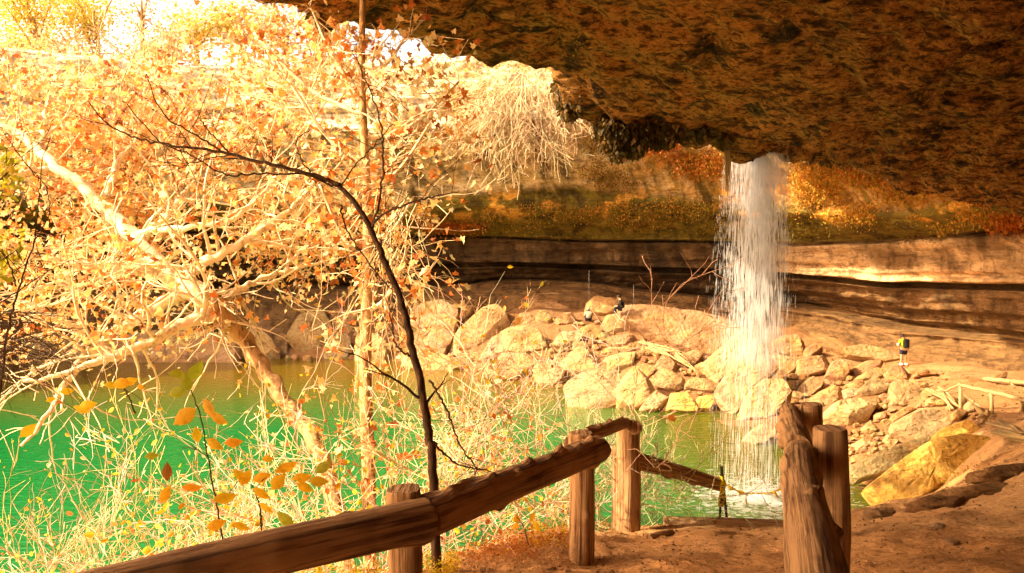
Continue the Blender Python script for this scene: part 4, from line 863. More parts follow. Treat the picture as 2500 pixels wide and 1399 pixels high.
PAL = [(0.84, 0.60, 0.30), (0.78, 0.42, 0.13), (0.86, 0.70, 0.42), (0.60, 0.20, 0.04), (0.38, 0.11, 0.03)]
link("foliage", leaves_mesh("foliage", LC, RNG.uniform(.06, .15, NL), leaf_cols(NL, PAL, [5, 6, 3, 3, 1.2])), M['leaf'], syc)

# --- straight tree trunk
stb = Vector((P(905, 1240, 12.6).x, 12.6, 0)); stb.z = tz(stb.x, 12.6) - 0.1
stt = thing("slender_tree", stb, "slender straight tree with light brown bark in front of the far boulders", "tree")
mb = MB(); pts_ = [stb] + [P(900 - 16 * math.sin(i * .5) * .3 - (1150 - v) * 0.012, v, 12.7 + i * .08) for i, v in enumerate(range(1120, -40, -60))]
mb.tube(pts_, np.linspace(0.115, 0.05, len(pts_)), 12); link("trunk", mb, M['brownbark'], stt)
tips2 = []
for (i, u1, v1, D1) in [(13, 700, 190, 14), (15, 620, 80, 14.5), (12, 1050, 300, 13.5), (14, 1120, 200, 14), (10, 1010, 480, 13.2), (16, 760, 20, 14), (9, 780, 450, 13.6), (7, 990, 620, 13), (17, 990, 90, 13.8)]:
    mb = MB(); a_ = pts_[i]; e = P(u1, v1, D1); mid = a_.lerp(e, .5) + Vector((0, 0, -.25)); A2 = np.array([tuple(a_), tuple(mid), tuple(e)]); C_ = [Vector(c) for c in cr_interp(A2, np.linspace(0, 2, 16))]
    rr = np.linspace(0.05, 0.018, 16); mb.tube(C_, rr, 7)
    for j in range(3, 16):
        twig_grow(mb, C_[j], Vector((rs.gauss(0, 1), rs.gauss(0, .7), rs.gauss(0, .8))), rs.uniform(.4, .9), rr[j] * .5, 1, rs, .35, 0, (1, 2), None, tips2, 4, .2, .006)
    link("limb", mb, M['palebark'], stt)
tp2 = np.array([tuple(t[0]) for t in tips2]); n_ = 1000; LC = tp2[RNG.integers(0, len(tp2), n_)] + RNG.normal(size=(n_, 3)) * .15
link("foliage", leaves_mesh("foliage", LC, RNG.uniform(.07, .16, n_), leaf_cols(n_, PAL, [4, 4, 3, 3, 1])), M['leaf'], stt)

# --- vine tangle hanging round the straight trunk
mb = MB(); tips3 = []
vb_ = Vector((P(960, 1280, 11).x, 11, 0)); vb_.z = tz(vb_.x, 11)
for _ in range(22):
    u, v = rs.uniform(900, 1030), rs.uniform(420, 800); p = P(u, v, rs.uniform(11, 12.6)); 
    twig_grow(mb, p, Vector((rs.gauss(0, .3), rs.gauss(0, .3), -1)), rs.uniform(.9, 2.0), .012, 1, rs, .35, -.05, (1, 3), (.52 * rs.uniform(.7, 1.2), .36, .2), tips3, 3, .2, .006)
for _ in range(11):
    p = vb_ + Vector((rs.gauss(0, .35), rs.gauss(0, .3), 0)); twig_grow(mb, p, Vector((rs.gauss(0, .2), rs.gauss(0, .2), 1)), rs.uniform(1.8, 3.2), .016, 2, rs, .22, .03, (1, 2), (.52 * rs.uniform(.7, 1.2), .36, .2), tips3, 3, .25, .006)
vt_ = thing("vine_tangle", vb_, "tangle of dry pale vines climbing between slender trunk and dark curved sapling", "vine")
link("stems", mb, M['twig'], vt_)
tp3 = np.array([tuple(t[0]) for t in tips3]); n_ = 700; LC = tp3[RNG.integers(0, len(tp3), n_)] + RNG.normal(size=(n_, 3)) * .08
link("foliage", leaves_mesh("foliage", LC, RNG.uniform(.05, .13, n_), leaf_cols(n_, PAL, [3, 4, 2, 4, 1])), M['leaf'], vt_)

# --- dark curved sapling in front
sb_ = Vector((P(1068, 1230, 5.3).x, 5.3, 0)); sb_.z = tz(sb_.x, 5.3) - 0.05
sap = thing("bent_sapling", sb_, "dark leafless sapling arching to the left just behind the log fence", "tree")
def poly_limb(name, L_, r0, r1, parent, mat_, twigs=0, n=9, lev=1, tl=.3, tips=None, wob=.006, seed=1):
    rr_ = random.Random(seed); A_ = np.array([tuple(P(*p)) if not isinstance(p, Vector) else tuple(p) for p in L_]); k = len(A_) * 7; C_ = cr_interp(A_, np.linspace(0, len(A_) - 1, k)); pts_ = [Vector(c) + Vector((rr_.gauss(0, wob), rr_.gauss(0, wob), rr_.gauss(0, wob))) for c in C_]
    rad_ = np.linspace(r0, r1, k); mb = MB(); mb.tube(pts_, rad_, n)
    for _ in range(twigs):
        i = rr_.randint(k // 4, k - 1); d_ = Vector((rr_.gauss(0, 1), rr_.gauss(0, .6), rr_.gauss(.2, .8)))
        twig_grow(mb, pts_[i], d_, tl * rr_.uniform(.5, 1.4), max(.0025, rad_[i] * .4), lev, rr_, .25, 0, (1, 2), None, tips, 4, .06, .002)
    return link(name, mb, mat_, parent)
main = [sb_, (1058, 1150, 5.4), (1046, 1040, 5.5), (1015, 880, 5.6), (985, 760, 5.7), (940, 640, 5.8), (893, 535, 5.9), (832, 455, 6.0)]
poly_limb("trunk", main, .034, .018, sap, M['darkbark'], 3, 12, 1, .3, seed=2)
for i, (L_, r) in enumerate([([(832, 455, 6.0), (760, 425, 6.05), (650, 400, 6.1), (545, 372, 6.2), (430, 358, 6.2), (330, 335, 6.3), (260, 300, 6.3), (214, 245, 6.3)], .018),
        ([(905, 555, 5.88), (928, 480, 5.9), (936, 380, 5.9), (926, 285, 5.9), (890, 190, 6), (860, 122, 6)], .010), ([(905, 552, 5.88), (940, 520, 5.8), (1000, 495, 5.7), (1060, 480, 5.7), (1118, 468, 5.6)], .011),
        ([(832, 455, 6.0), (800, 450, 6), (745, 425, 6.0), (700, 425, 6), (620, 425, 6), (545, 425, 5.9), (470, 380, 5.9), (390, 345, 5.9), (300, 245, 5.9)], .010), ([(545, 372, 6.2), (480, 330, 6.2), (400, 280, 6.2), (358, 180, 6.2)], .008), ([(560, 372, 6.2), (520, 330, 6.2), (485, 285, 6.2)], .007),
        ([(760, 425, 6.05), (730, 380, 6.1), (725, 340, 6.1), (760, 318, 6.1)], .006), ([(832, 455, 6.0), (870, 400, 6), (910, 360, 6), (960, 300, 6)], .006), ([(835, 500, 5.97), (838, 540, 5.9), (870, 600, 5.85), (930, 680, 5.8), (955, 705, 5.75)], .008), ([(1000, 870, 5.6), (975, 850, 5.6), (960, 820, 5.6), (950, 740, 5.7)], .009),
        ([(1050, 930, 5.5), (1080, 980, 5.4), (1105, 1040, 5.4), (1130, 1100, 5.4), (1160, 1140, 5.5), (1155, 1190, 5.5)], .009), ([(1060, 1080, 5.5), (1110, 1130, 5.5), (1170, 1145, 5.6), (1225, 1160, 5.7)], .008)]):
    poly_limb("branch", L_, r, .0035, sap, M['darkbark'], 10 if i < 4 else 4, 7, 1, .28, seed=30 + i, wob=.005)

# --- bare shrubs
def shrub(name, lb, u, v, D, hgt, nst, lev, spread, cols, seed, cat="shrub", group="bare pale shrubs on the bank", leafn=0, lpal=None, wig=.3, lean=(0, 0), r=.012, lsize=(.03, .08), ground_=True):
    rr_ = random.Random(seed); p = P(u, v, D)
    if ground_: p.z = tz(p.x, p.y) - .03
    t_ = thing(name, p, lb, cat, group); tips_ = []; mb = MB()
    for _ in range(nst):
        c_ = rr_.choice(cols); c_ = tuple(x * rr_.uniform(.8, 1.2) for x in c_)
        d_ = Vector((rr_.gauss(0, spread) + lean[0], rr_.gauss(0, spread * .7) + lean[1], 1)); q_ = p + Vector((rr_.gauss(0, .12), rr_.gauss(0, .12), 0))
        twig_grow(mb, q_, d_, hgt * rr_.uniform(.40, .66), r, lev, rr_, wig, .05, (1, 3), c_, tips_, 4 if r > .01 else 3, .10, .0026 if D < 8 else .0035)
    link("stems", mb, M['twig'], t_)
    if leafn:
        tq_ = np.array([tuple(t[0]) for t in tips_]); rg = np.random.default_rng(seed); LC = tq_[rg.integers(0, len(tq_), leafn)] + rg.normal(size=(leafn, 3)) * .04
        link("foliage", leaves_mesh("foliage", LC, rg.uniform(*lsize, leafn), leaf_cols(leafn, lpal or PAL, [1] * len(lpal or PAL), rg), OVAL if lpal else LOBED, rg), M['leaf'], t_)
    return t_
PT = [(.84, .74, .58), (.66, .50, .34), (.48, .32, .18)]
YEL = [(.75, .50, .02), (.70, .40, .01), (.62, .55, .04)]
for i, (u, D, h, ns, lev, lb) in enumerate([
      (-40, 7.2, 2.6, 8, 4, "bare shrub cut by the left edge above the big rail"), (100, 7.0, 2.6, 8, 4, "low whitish shrub just above the left end of the big rail"), (240, 6.6, 2.2, 8, 4, "thin whitish shrub close behind the big rail, third from the left edge"), (370, 7.2, 2.6, 8, 4, "short bare shrub between two taller ones left of the yellow leafed plant"), (860, 7.4, 2.2, 8, 4, "thin bare shrub behind the first sawn post"), (960, 7.8, 2.6, 8, 4, "dry bare shrub right behind the first sawn post"),
      (40, 8.5, 3.0, 9, 4, "bare pale shrub at the far left edge above the fence"), (170, 9.5, 3.2, 9, 4, "bare whitish shrub over green water, second from the left edge"),
      (300, 8.2, 2.9, 9, 4, "bare whitish shrub behind the left end of the big rail"), (430, 10, 3.4, 9, 4, "tall bare pale shrub left of the yellow leafed plant"),
      (560, 8.8, 2.9, 8, 4, "bare pale shrub right behind the yellow leafed plant"), (690, 9.8, 3.2, 8, 4, "bare pale shrub right of the yellow leafed plant"),
      (800, 8.3, 2.6, 8, 4, "bare pale shrub left of the foot of the slender trunk"), (1110, 8.8, 2.2, 8, 4, "tangled dry shrub right of the curved sapling"), (1230, 8.0, 1.7, 7, 4, "low dry shrub behind the knobbly rail")]):
    shrub("bare_shrub", lb, u, 1399, D, h, max(3, ns - 4), lev, .36, PT, 500 + i, r=.010, wig=.33, leafn=240, lsize=(.03, .075), lpal=YEL + PAL[1:4])
shrub("bare_shrub", "wide bare pale bush in front of the far shore, left of the two fence posts", 1392, 1300, 8.9, 2.5, 11, 4, .8, [(.66, .50, .34), (.5, .36, .24)], 521, r=.009, wig=.4, lean=(-.05, 0))
shrub("bare_shrub", "low bare pale scrub between the two middle fence posts", 1470, 1300, 8.8, 1.3, 10, 4, .6, [(.6, .46, .28), (.5, .36, .2)], 522, r=.006, wig=.42)
# dark fine twig mass at the left edge
t_ = thing("twiggy_bush", P(-60, 700, 4.2), "mass of fine dark twigs drooping in from the left edge", "shrub"); mb = MB(); rr_ = random.Random(8)
for _ in range(60):
    twig_grow(mb, P(rr_.uniform(-90, 60), rr_.uniform(760, 900), rr_.uniform(4, 4.6)), Vector((1, rr_.gauss(0, .3), rr_.uniform(-.5, .35))), rr_.uniform(.12, .26), .0028, 2, rr_, .28, -.06, (1, 2), (.07, .035, .02), None, 3, .04, .0012)
link("stems", mb, M['twig'], t_)
lt = thing("bent_sapling", P(-40, 1100, 4.6), "thin dark sapling rising along the left edge of the view", "tree")
for i, (L_, r) in enumerate([([(-30, 1150, 4.6), (0, 950, 4.6), (20, 800, 4.6), (50, 690, 4.6), (85, 580, 4.6), (95, 480, 4.7), (105, 380, 4.7)], .009), ([(40, 700, 4.6), (20, 640, 4.6), (-20, 590, 4.6)], .005), ([(85, 590, 4.6), (120, 520, 4.6), (115, 460, 4.6)], .004), ([(-40, 770, 4.5), (60, 700, 4.5), (140, 650, 4.5)], .005), ([(95, 440, 4.7), (40, 370, 4.7), (0, 310, 4.7)], .003)]):
    poly_limb("branch" if i else "trunk", L_, r, .002, lt, M['darkbark'], 5, 6, 1, .12, seed=60 + i, wob=.003)
# yellow leafed plant in front
def leafy(lb, stem, leaves_, D, name="yellow_leaf_plant", r=.006, dark=True, group="broad leafed yellow plants behind the rail"):
    t_ = thing(name, P(*stem[0]), lb, "plant", group)
    poly_limb("stem", stem, r, .003, t_, M['darkbark'] if dark else M['palebark'], 2, 6, 1, .1, seed=int(stem[0][0]), wob=.002)
    for (u, v, ang, ln, kind) in leaves_:
        p = P(u, v, D + random.uniform(-.1, .1)); a = math.radians(ang); L_ = ln * .86 * D / F
        ax = Vector((math.cos(a), random.uniform(-.3, .3), math.sin(a))).normalized(); side = Vector((-ax.z, random.uniform(-.5, .1), ax.x)).normalized(); nn_ = ax.cross(side)
        p = p - ax * L_ * .5; mb = MB(); V_ = []; Fs = []; ns_ = 9
        for i in range(ns_):
            f = i / (ns_ - 1); w_ = math.sin(math.pi * min(1, f * 1.02) ** .85) * .27 * L_ + (.003 if i == 0 else 0); c = p + ax * (L_ * f) + nn_ * (.10 * L_ * math.sin(f * 3)); ser = .93 if i % 2 else 1.0
            for s_, up in ((-1, .22), (-.5, .09), (0, 0), (.5, .09), (1, .22)): V_.append(c + side * (w_ * s_ * ser) - nn_ * (w_ * up) - nn_ * (0.004 if i % 2 else 0))
        for i in range(ns_ - 1):
            for j in range(4): a0 = i * 5 + j; Fs.append((a0, a0 + 1, a0 + 6, a0 + 5))
        col_ = {'y': (.85, .58, .02), 'g': (.42, .46, .03), 'o': (.82, .45, .02), 'b': (.35, .15, .03)}[kind]
        mb.add(V_, Fs, tuple(x * random.uniform(.85, 1.1) for x in col_)); link("leaf", mb, M['leaf'], t_)
leafy("dark stemmed plant with large yellow and green leaves, left of centre behind the rail", [(545, 1325, 4.4), (530, 1240, 4.4), (510, 1130, 4.4), (490, 1020, 4.4), (466, 950, 4.4)],
      [(478, 905, 60, 70, 'g'), (455, 930, 110, 60, 'g'), (430, 912, 175, 50, 'g'), (432, 958, 200, 60, 'g'), (512, 998, -50, 72, 'o'), (450, 1018, 215, 90, 'o'), (480, 1060, 100, 50, 'y'), (535, 1022, -20, 70, 'o'), (525, 1085, -30, 60, 'y'), (572, 1080, 5, 55, 'o'), (408, 1150, 95, 56, 'b'), (470, 1190, 0, 60, 'o'), (550, 1215, 10, 70, 'y'), (405, 1205, 60, 60, 'y'), (530, 1280, 20, 60, 'y'), (590, 1285, -25, 60, 'y'), (372, 1113, 5, 44, 'g')], 4.4)
leafy("lighter plant with long yellow leaves fanning out right of the dark stemmed one", [(640, 1310, 4.6), (632, 1230, 4.6), (612, 1180, 4.6)],
      [(585, 1160, 130, 55, 'y'), (600, 1165, 60, 60, 'y'), (640, 1165, 20, 60, 'y'), (640, 1205, -35, 60, 'y'), (680, 1175, 50, 75, 'y'), (700, 1140, 25, 70, 'o'), (740, 1165, 10, 60, 'y'), (655, 1120, 5, 40, 'y'), (745, 1190, -30, 55, 'y'), (780, 1175, 0, 60, 'o'), (790, 1140, 40, 60, 'g'), (700, 1270, -40, 70, 'g'), (650, 1240, -30, 50, 'y')], 4.6)
leafy("small yellow leafed sprig near the far water, upper left of the dark stemmed plant", [(330, 1010, 5.5), (310, 960, 5.5), (290, 940, 5.5)],
      [(300, 935, 10, 60, 'y'), (270, 940, 170, 40, 'y'), (320, 930, 20, 50, 'y'), (345, 945, -10, 30, 'y'), (215, 990, 15, 60, 'y'), (200, 1000, -20, 50, 'y'), (165, 955, 10, 40, 'y'), (125, 975, 20, 30, 'y'), (70, 1050, 40, 60, 'y')], 5.5)
leafy("young plant with yellow and rust leaves right of the fan leaved one", [(1290, 1330, 6.2), (1280, 1290, 6.2), (1262, 1262, 6.2)], [(1262, 1268, -80, 34, 'o'), (1300, 1262, 70, 34, 'o'), (1310, 1285, -60, 38, 'y'), (1258, 1285, -120, 28, 'o')], 6.2)
# twiggy leaves scatter on shrubs: yellow small-leaf bushes
shrub("yellow_bush", "small bush with clustered bright yellow leaves near the leaning trunk", 650, 1250, 7.0, 1.6, 7, 3, .2, PT, 540, leafn=260, lpal=YEL, lsize=(.04, .09), group=None)
shrub("yellow_bush", "leafy yellow bush behind the rail at lower left", 120, 1399, 7.2, 2.0, 6, 3, .3, PT, 541, leafn=160, lpal=YEL + [(.6, .25, .03)], lsize=(.05, .1), group=None)
shrub("yellow_bush", "yellow leafed bush over the orange slab on the right shore", 2400, 1120, 15.5, .75, 12, 3, .8, [(.5, .35, .1)], 542, leafn=700, lpal=YEL, lsize=(.03, .06), group=None, r=.008)
lf = thing("green_sprig", P(-30, 420, 9), "yellow green leafy sprig poking in at the left edge", "plant"); rg = np.random.default_rng(5)
mb = MB(); mb.tube([P(-60, 480, 9), P(0, 440, 9), P(40, 400, 9)], [.02, .015, .006], 6); link('stem', mb, M['darkbark'], lf); mb = MB(); mb.tube([P(-60, 700, 9), P(0, 640, 9), P(40, 610, 9)], [.02, .015, .006], 6); link("stem", mb, M['darkbark'], lf)
LC = np.array([tuple(P(rg.uniform(-30, 45), rg.normal(430, 28), 9 + rg.normal(0, .2))) for _ in range(130)] + [tuple(P(rg.uniform(-30, 50), rg.normal(630, 28), 9 + rg.normal(0, .2))) for _ in range(110)])
link("foliage", leaves_mesh("foliage", LC, rg.uniform(.06, .12, 240), leaf_cols(240, [(.30, .28, .02), (.36, .28, .02)], [1, 1], rg), OVAL, rg), M['leaf'], lf)

# --- bare vine hanging on the far cliff
hv = thing("hanging_vine", P(1290, 200, 52), "great bare pale vine hanging like a waterfall of roots from the far cliff", "vine"); mb = MB(); rr_ = random.Random(4)
for k in range(85):
    u0 = rr_.uniform(1215, 1345); v0 = rr_.uniform(170, 260); sp = (u0 - 1290) / 60
    twig_grow(mb, P(u0, v0, 51.6 + rr_.uniform(-.5, .8)), Vector((sp * .6 + rr_.gauss(0, .35), rr_.gauss(-.15, .2), -.8)), rr_.uniform(2.2, 3.3), .038, 2, rr_, .30, -.11, (2, 3), (.64 * rr_.uniform(.8, 1.1), .46, .28), None, 3, .3, .017, .62)
for k in range(40):
    u0 = rr_.uniform(1180, 1340); v0 = rr_.uniform(150, 300)
    twig_grow(mb, P(u0, v0, 52.4), Vector((-.9 + rr_.gauss(0, .4), rr_.gauss(-.1, .2), -.3)), rr_.uniform(1.4, 3.0), .034, 2, rr_, .3, -.10, (1, 3), (.62, .4, .22), None, 3, .3, .017, .62)
link("stems", mb, M['twig'], hv)
# thin root strands hanging beside the waterfall
rt_ = thing("hanging_roots", P(1775, 350, 24.2), "two straight tan roots hanging from the roof rim beside the waterfall", "roots"); 
for du, le in ((0, 118), (9, 95), (4, 130)):
    mb = MB(); mb.tube([P(1771 + du, 340, 24.2), P(1772 + du, 400, 24.2), P(1773 + du, 350 + le, 24.2)], [.045, .04, .015], 6); link("root", mb, M['palewood'], rt_)

# --- clumps hanging from the roof rim
def clump(lb, u, v, D, w_, h_, n_, pal, seed, wts=None):
    rg = np.random.default_rng(seed); top_ = P(u, v, D); t_ = thing("hanging_fern", top_, lb, "fern", "ferns and moss hanging from the roof rim")
    sc = D / F; q_ = rg.normal(size=(n_, 3)) * [w_ * sc * .30, .22, 0]; dn = rg.beta(1.2, 1.5, n_); q_[:, 0] *= (1 - .55 * dn); C_ = np.array(top_)[None] + q_; C_[:, 2] -= dn * h_ * sc - .12
    dirs = np.stack([rg.normal(0, .25, n_), rg.normal(0, .2, n_), -np.ones(n_)], 1)
    link("fronds", leaves_mesh("fronds", C_, rg.uniform(.12, .26, n_), leaf_cols(n_, pal, wts or [1] * len(pal), rg), SMALL, rg, dirs=dirs), M['leaf'], t_)
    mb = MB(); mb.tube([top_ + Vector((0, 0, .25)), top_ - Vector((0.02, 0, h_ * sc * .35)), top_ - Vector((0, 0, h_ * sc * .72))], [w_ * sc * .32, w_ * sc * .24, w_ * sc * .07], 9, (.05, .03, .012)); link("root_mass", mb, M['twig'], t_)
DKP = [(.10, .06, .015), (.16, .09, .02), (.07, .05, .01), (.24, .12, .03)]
for i, (u, v, w_, h_, s_) in enumerate([(1478, 300, 40, 70, "leftmost"), (1510, 312, 56, 85, "broad dark"), (1548, 312, 50, 75, "tall dark"), (1580, 312, 36, 50, "short dark"), (1608, 312, 40, 55, "dark tapered"), (1632, 318, 30, 48, "narrow dark"), (1665, 318, 26, 26, "stubby"), (1712, 322, 24, 28, "little"), (1768, 345, 22, 20, "tiny dark"), (1395, 205, 60, 90, "ragged"), (1372, 185, 30, 40, "small ragged"), (790, 45, 30, 30, "small dark")]):
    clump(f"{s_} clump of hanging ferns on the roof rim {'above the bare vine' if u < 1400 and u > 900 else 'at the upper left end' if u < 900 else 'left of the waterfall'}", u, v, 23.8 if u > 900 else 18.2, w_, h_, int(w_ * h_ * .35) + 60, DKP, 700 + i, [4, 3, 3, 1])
tu = random.Random(12); ORD = 'first second third fourth fifth sixth seventh eighth ninth tenth eleventh twelfth thirteenth fourteenth fifteenth sixteenth seventeenth eighteenth nineteenth twentieth twenty-first last'.split()
for i in range(22):
    u = 1960 + i * 24 + tu.uniform(-8, 8); v = 368 + (u - 1960) * .19 + tu.uniform(-14, 14)
    D = 27 + (u - 1960) * .03
    zr = float(rfun(np.array([P(u, v, D).x]), np.array([D]))[0]); uu, vv = proj((P(u, v, D).x, D, zr))
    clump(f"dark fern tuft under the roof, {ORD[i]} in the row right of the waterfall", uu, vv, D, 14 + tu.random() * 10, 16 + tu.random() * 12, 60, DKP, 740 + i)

# --- red/orange creepers and wall ferns (uncountable ground cover on the wall)
def cover(name, lb, regions, shape, mat_=M['leaf']):
    allC, allS, allc = [], [], []
    for (poly, D0, D1, n_, sz, pal, seed, drop) in regions:
        rg = np.random.default_rng(seed); us = [p[0] for p in poly]; vs = [p[1] for p in poly]; k = 0
        wp = WPIX
        while k < n_:
            u, v = rg.uniform(min(us), max(us)), rg.uniform(min(vs), max(vs))
            if not inside((u, v), poly): continue
            if fbm(np.array([[u / 70, v / 22, seed * 1.0]]), 3, 88)[0] < -.02: continue
            i = np.argmin((wp[:, 0] - u) ** 2 + (wp[:, 1] - v) ** 2); c = WPT[i]; m_ = 1
            kk = int(rg.integers(4, 12)); allC.append(c + rg.normal(size=(kk, 3)) * [sz * 2, .25, sz * 1.5] - np.array([0, .35, 0])); allS.append(rg.uniform(.6, 1.3, kk) * sz); allc.append(leaf_cols(kk, pal, [1] * len(pal), rg)); k += 1
    C_ = np.concatenate(allC); dirs = np.stack([np.zeros(len(C_)), -.3 * np.ones(len(C_)), -np.ones(len(C_))], 1)
    return tag(link(name, leaves_mesh(name, C_, np.concatenate(allS), np.concatenate(allc), shape, np.random.default_rng(3), dirs=dirs), mat_), lb, "ground cover", None, "stuff")
# nearest visible wall points, as pixels
wp3 = WV[:, ::2].reshape(-1, 3); sel = (wp3[:, 1] > 25); wp3 = wp3[sel]
pr = np.array([proj(p) for p in wp3]); okk = (pr[:, 0] > 500) & (pr[:, 0] < 2560) & (pr[:, 1] > 100) & (pr[:, 1] < 900); wp3 = wp3[okk]; pr = pr[okk]
# keep the surface nearest to the camera in each 6px cell
key = (pr[:, 0] // 6).astype(int) * 4000 + (pr[:, 1] // 6).astype(int); order = np.lexsort((wp3[:, 1], key)); k_, first = np.unique(key[order], return_index=True)
WPIX = pr[order][first]; WPT = wp3[order][first]
RED = [(.55, .16, .02), (.60, .24, .03), (.42, .10, .015)]; ORP = [(.62, .32, .04), (.50, .22, .03), (.42, .30, .03)]; MOS = [(.20, .16, .02), (.30, .20, .02), (.14, .11, .015)]
cover("wall_ferns", "rust and orange ferns growing along the mossy ledges of the wall", [([(1020, 535), (1180, 540), (1180, 565), (1030, 560)], 50, 60, 260, .16, RED, 1, 1), ([(1560, 330), (1660, 325), (1640, 395), (1560, 400)], 0, 0, 300, .17, RED, 2, 1), ([(1640, 320), (1760, 350), (1760, 430), (1650, 440)], 0, 0, 300, .15, ORP + RED, 3, 1),
    ([(1930, 370), (2100, 400), (2250, 440), (2400, 500), (2450, 560), (2300, 560), (1930, 520)], 0, 0, 1100, .15, ORP, 4, 1), ([(2050, 400), (2200, 430), (2180, 460), (2060, 440)], 0, 0, 90, .16, RED, 5, 1), ([(2380, 480), (2500, 480), (2500, 560), (2420, 560)], 0, 0, 160, .16, RED, 6, 1),
    ([(1180, 505), (1760, 490), (1760, 560), (1180, 560)], 0, 0, 700, .13, ORP + MOS, 7, 1), ([(1000, 520), (2300, 540), (2300, 585), (1000, 575)], 0, 0, 500, .12, MOS, 8, 1), ([(1370, 330), (1480, 330), (1560, 470), (1450, 470)], 0, 0, 250, .14, ORP + MOS, 9, 1), ([(1100, 210), (1240, 230), (1200, 330), (1100, 300)], 0, 0, 220, .2, ORP, 10, 1)], SMALL)

# --- stalactites on the far cliff
rr_ = random.Random(6)
for i, (u, v, h_, w_) in enumerate([(958, 285, 42, 22), (985, 290, 62, 24), (1012, 290, 56, 26), (1038, 280, 46, 22), (1075, 265, 30, 20), (940, 280, 26, 16), (905, 270, 34, 18)]):
    D = 52.6; mb = MB(); sc = D / F; tp0 = P(u, v, D); pts_ = [tp0 + Vector((rr_.uniform(-.08, .08), 0, -h_ * sc * f)) for f in (-.5, 0, .3, .55, .8, 1)]
    mb.tube(pts_, [w_ * sc * k * rr_.uniform(.85, 1.15) for k in (.8, .75, .6, .42, .25, .06)], 10, (.62, .5, .3)); lbs = ["second from the left, stout", "longest, tapering", "broad tipped, next to the longest", "right of the broad one, shorter", "rightmost small", "stub shaped, near the left end", "leftmost slim"]
    t_ = link("stalactite", mb, M['rock'], origin=tp0); tag(t_, f"pale stalactite under the far cliff lip, {lbs[i]}", "stalactite", "stalactites under the far cliff lip")

# --- trees and brush on top of the far cliff
def top_tree(lb, u, vb, vt, D, wpx, pal, seed, n_=1500, cat="tree", lsz=(.16, .34), group="trees on the cliff top", dens=.75):
    rg = np.random.default_rng(seed); rr_ = random.Random(seed); sc = D / F; b_ = P(u, vb, D); t_ = thing("cliff_top_tree", b_, lb, cat, group); H_ = (vb - vt) * sc; W_ = wpx * sc
    mb = MB(); top_ = b_ + Vector((rr_.uniform(-.1, .1) * W_, 0, H_ * .6)); mb.tube([b_ - Vector((0, 0, 1.5)), b_.lerp(top_, .5) + Vector((rr_.uniform(-.3, .3), 0, 0)), top_], [.22, .17, .1], 8); cs_ = []
    for _ in range(9):
        a_ = b_.lerp(top_, rr_.uniform(.35, 1)); e = b_ + Vector((rr_.uniform(-.45, .45) * W_, rr_.uniform(-.3, .3) * W_, H_ * rr_.uniform(.45, .95))); mb.tube([a_, a_.lerp(e, .5) + Vector((0, 0, .2)), e], [.09, .06, .03], 6)
        for _ in range(5): cs_.append(a_.lerp(e, rr_.uniform(.4, 1.15)) + Vector((rr_.gauss(0, .5), rr_.gauss(0, .5), rr_.gauss(0, .4))))
    link("trunk", mb, M['brownbark'], t_); cs_ = np.array([tuple(c) for c in cs_]); C_ = cs_[rg.integers(0, len(cs_), n_)] + rg.normal(size=(n_, 3)) * min(.7, W_ * .12)
    link("crown", leaves_mesh("crown", C_, rg.uniform(*lsz, n_), leaf_cols(n_, pal, [1] * len(pal), rg), SMALL, rg), M['leaf'], t_)
YG = [(.74, .58, .10), (.80, .62, .14), (.62, .52, .10)]; BRN = [(.62, .44, .24), (.55, .34, .14), (.68, .5, .28)]
for a in [("spreading yellow green tree with dark trunk on the cliff top, leftmost tall one", 100, 200, -60, 62, 190, YG, 1, 2600), ("yellow green tree with a leaning trunk between the leftmost and the thin bare one", 225, 190, -50, 63, 170, YG, 2, 2400),
          ("thin tree with a dark upright trunk and few leaves on the skyline", 350, 170, -60, 62, 60, BRN, 3, 260), ("rounded yellow treetop right of the thin bare trunk", 490, 160, 15, 64, 150, YG, 4, 1900), ("small pale bushy tree at the far left of the skyline", 45, 160, 88, 66, 90, YG + BRN, 5, 900),
          ("yellow treetop peeping below the roof rim", 800, 130, 30, 64, 110, YG, 6, 900), ("brownish brushy tree left of the roof rim corner", 600, 150, 20, 66, 140, BRN + YG, 7, 1500), ("low brown tree under the two leftmost yellow ones", 170, 200, 90, 61, 200, BRN, 8, 1500), ("dry brown brush tree in the gap before the rounded treetop", 400, 200, 80, 61, 160, BRN, 9, 1500), ("dusty pale tree at the skyline behind the sycamore top", 700, 160, 50, 62, 120, BRN, 10, 900)]:
    top_tree(*a)
# brush along the rim
ip = np.where((tt > 1.2) & (tt < 7))[0]; rg = np.random.default_rng(9); Cb = []
for _ in range(2600):
    i = rg.choice(ip); j = rg.uniform(26, 31); r0 = np.searchsorted(Ts, j); r0 = min(r0, len(Ts) - 1); c = WV[r0, i]; Cb.append(c + rg.normal(size=(5, 3)) * [.5, .4, .35] + [0, 0, .3])
Cb = np.concatenate(Cb); tag(link("cliff_brush", leaves_mesh("cliff_brush", Cb, rg.uniform(.12, .3, len(Cb)), leaf_cols(len(Cb), BRN + YG[:2], [3, 3, 3, 1, 1], rg), SMALL, rg), M['leaf']), "dry tan and yellow brush matting the far cliff edge", "brush", None, "stuff")

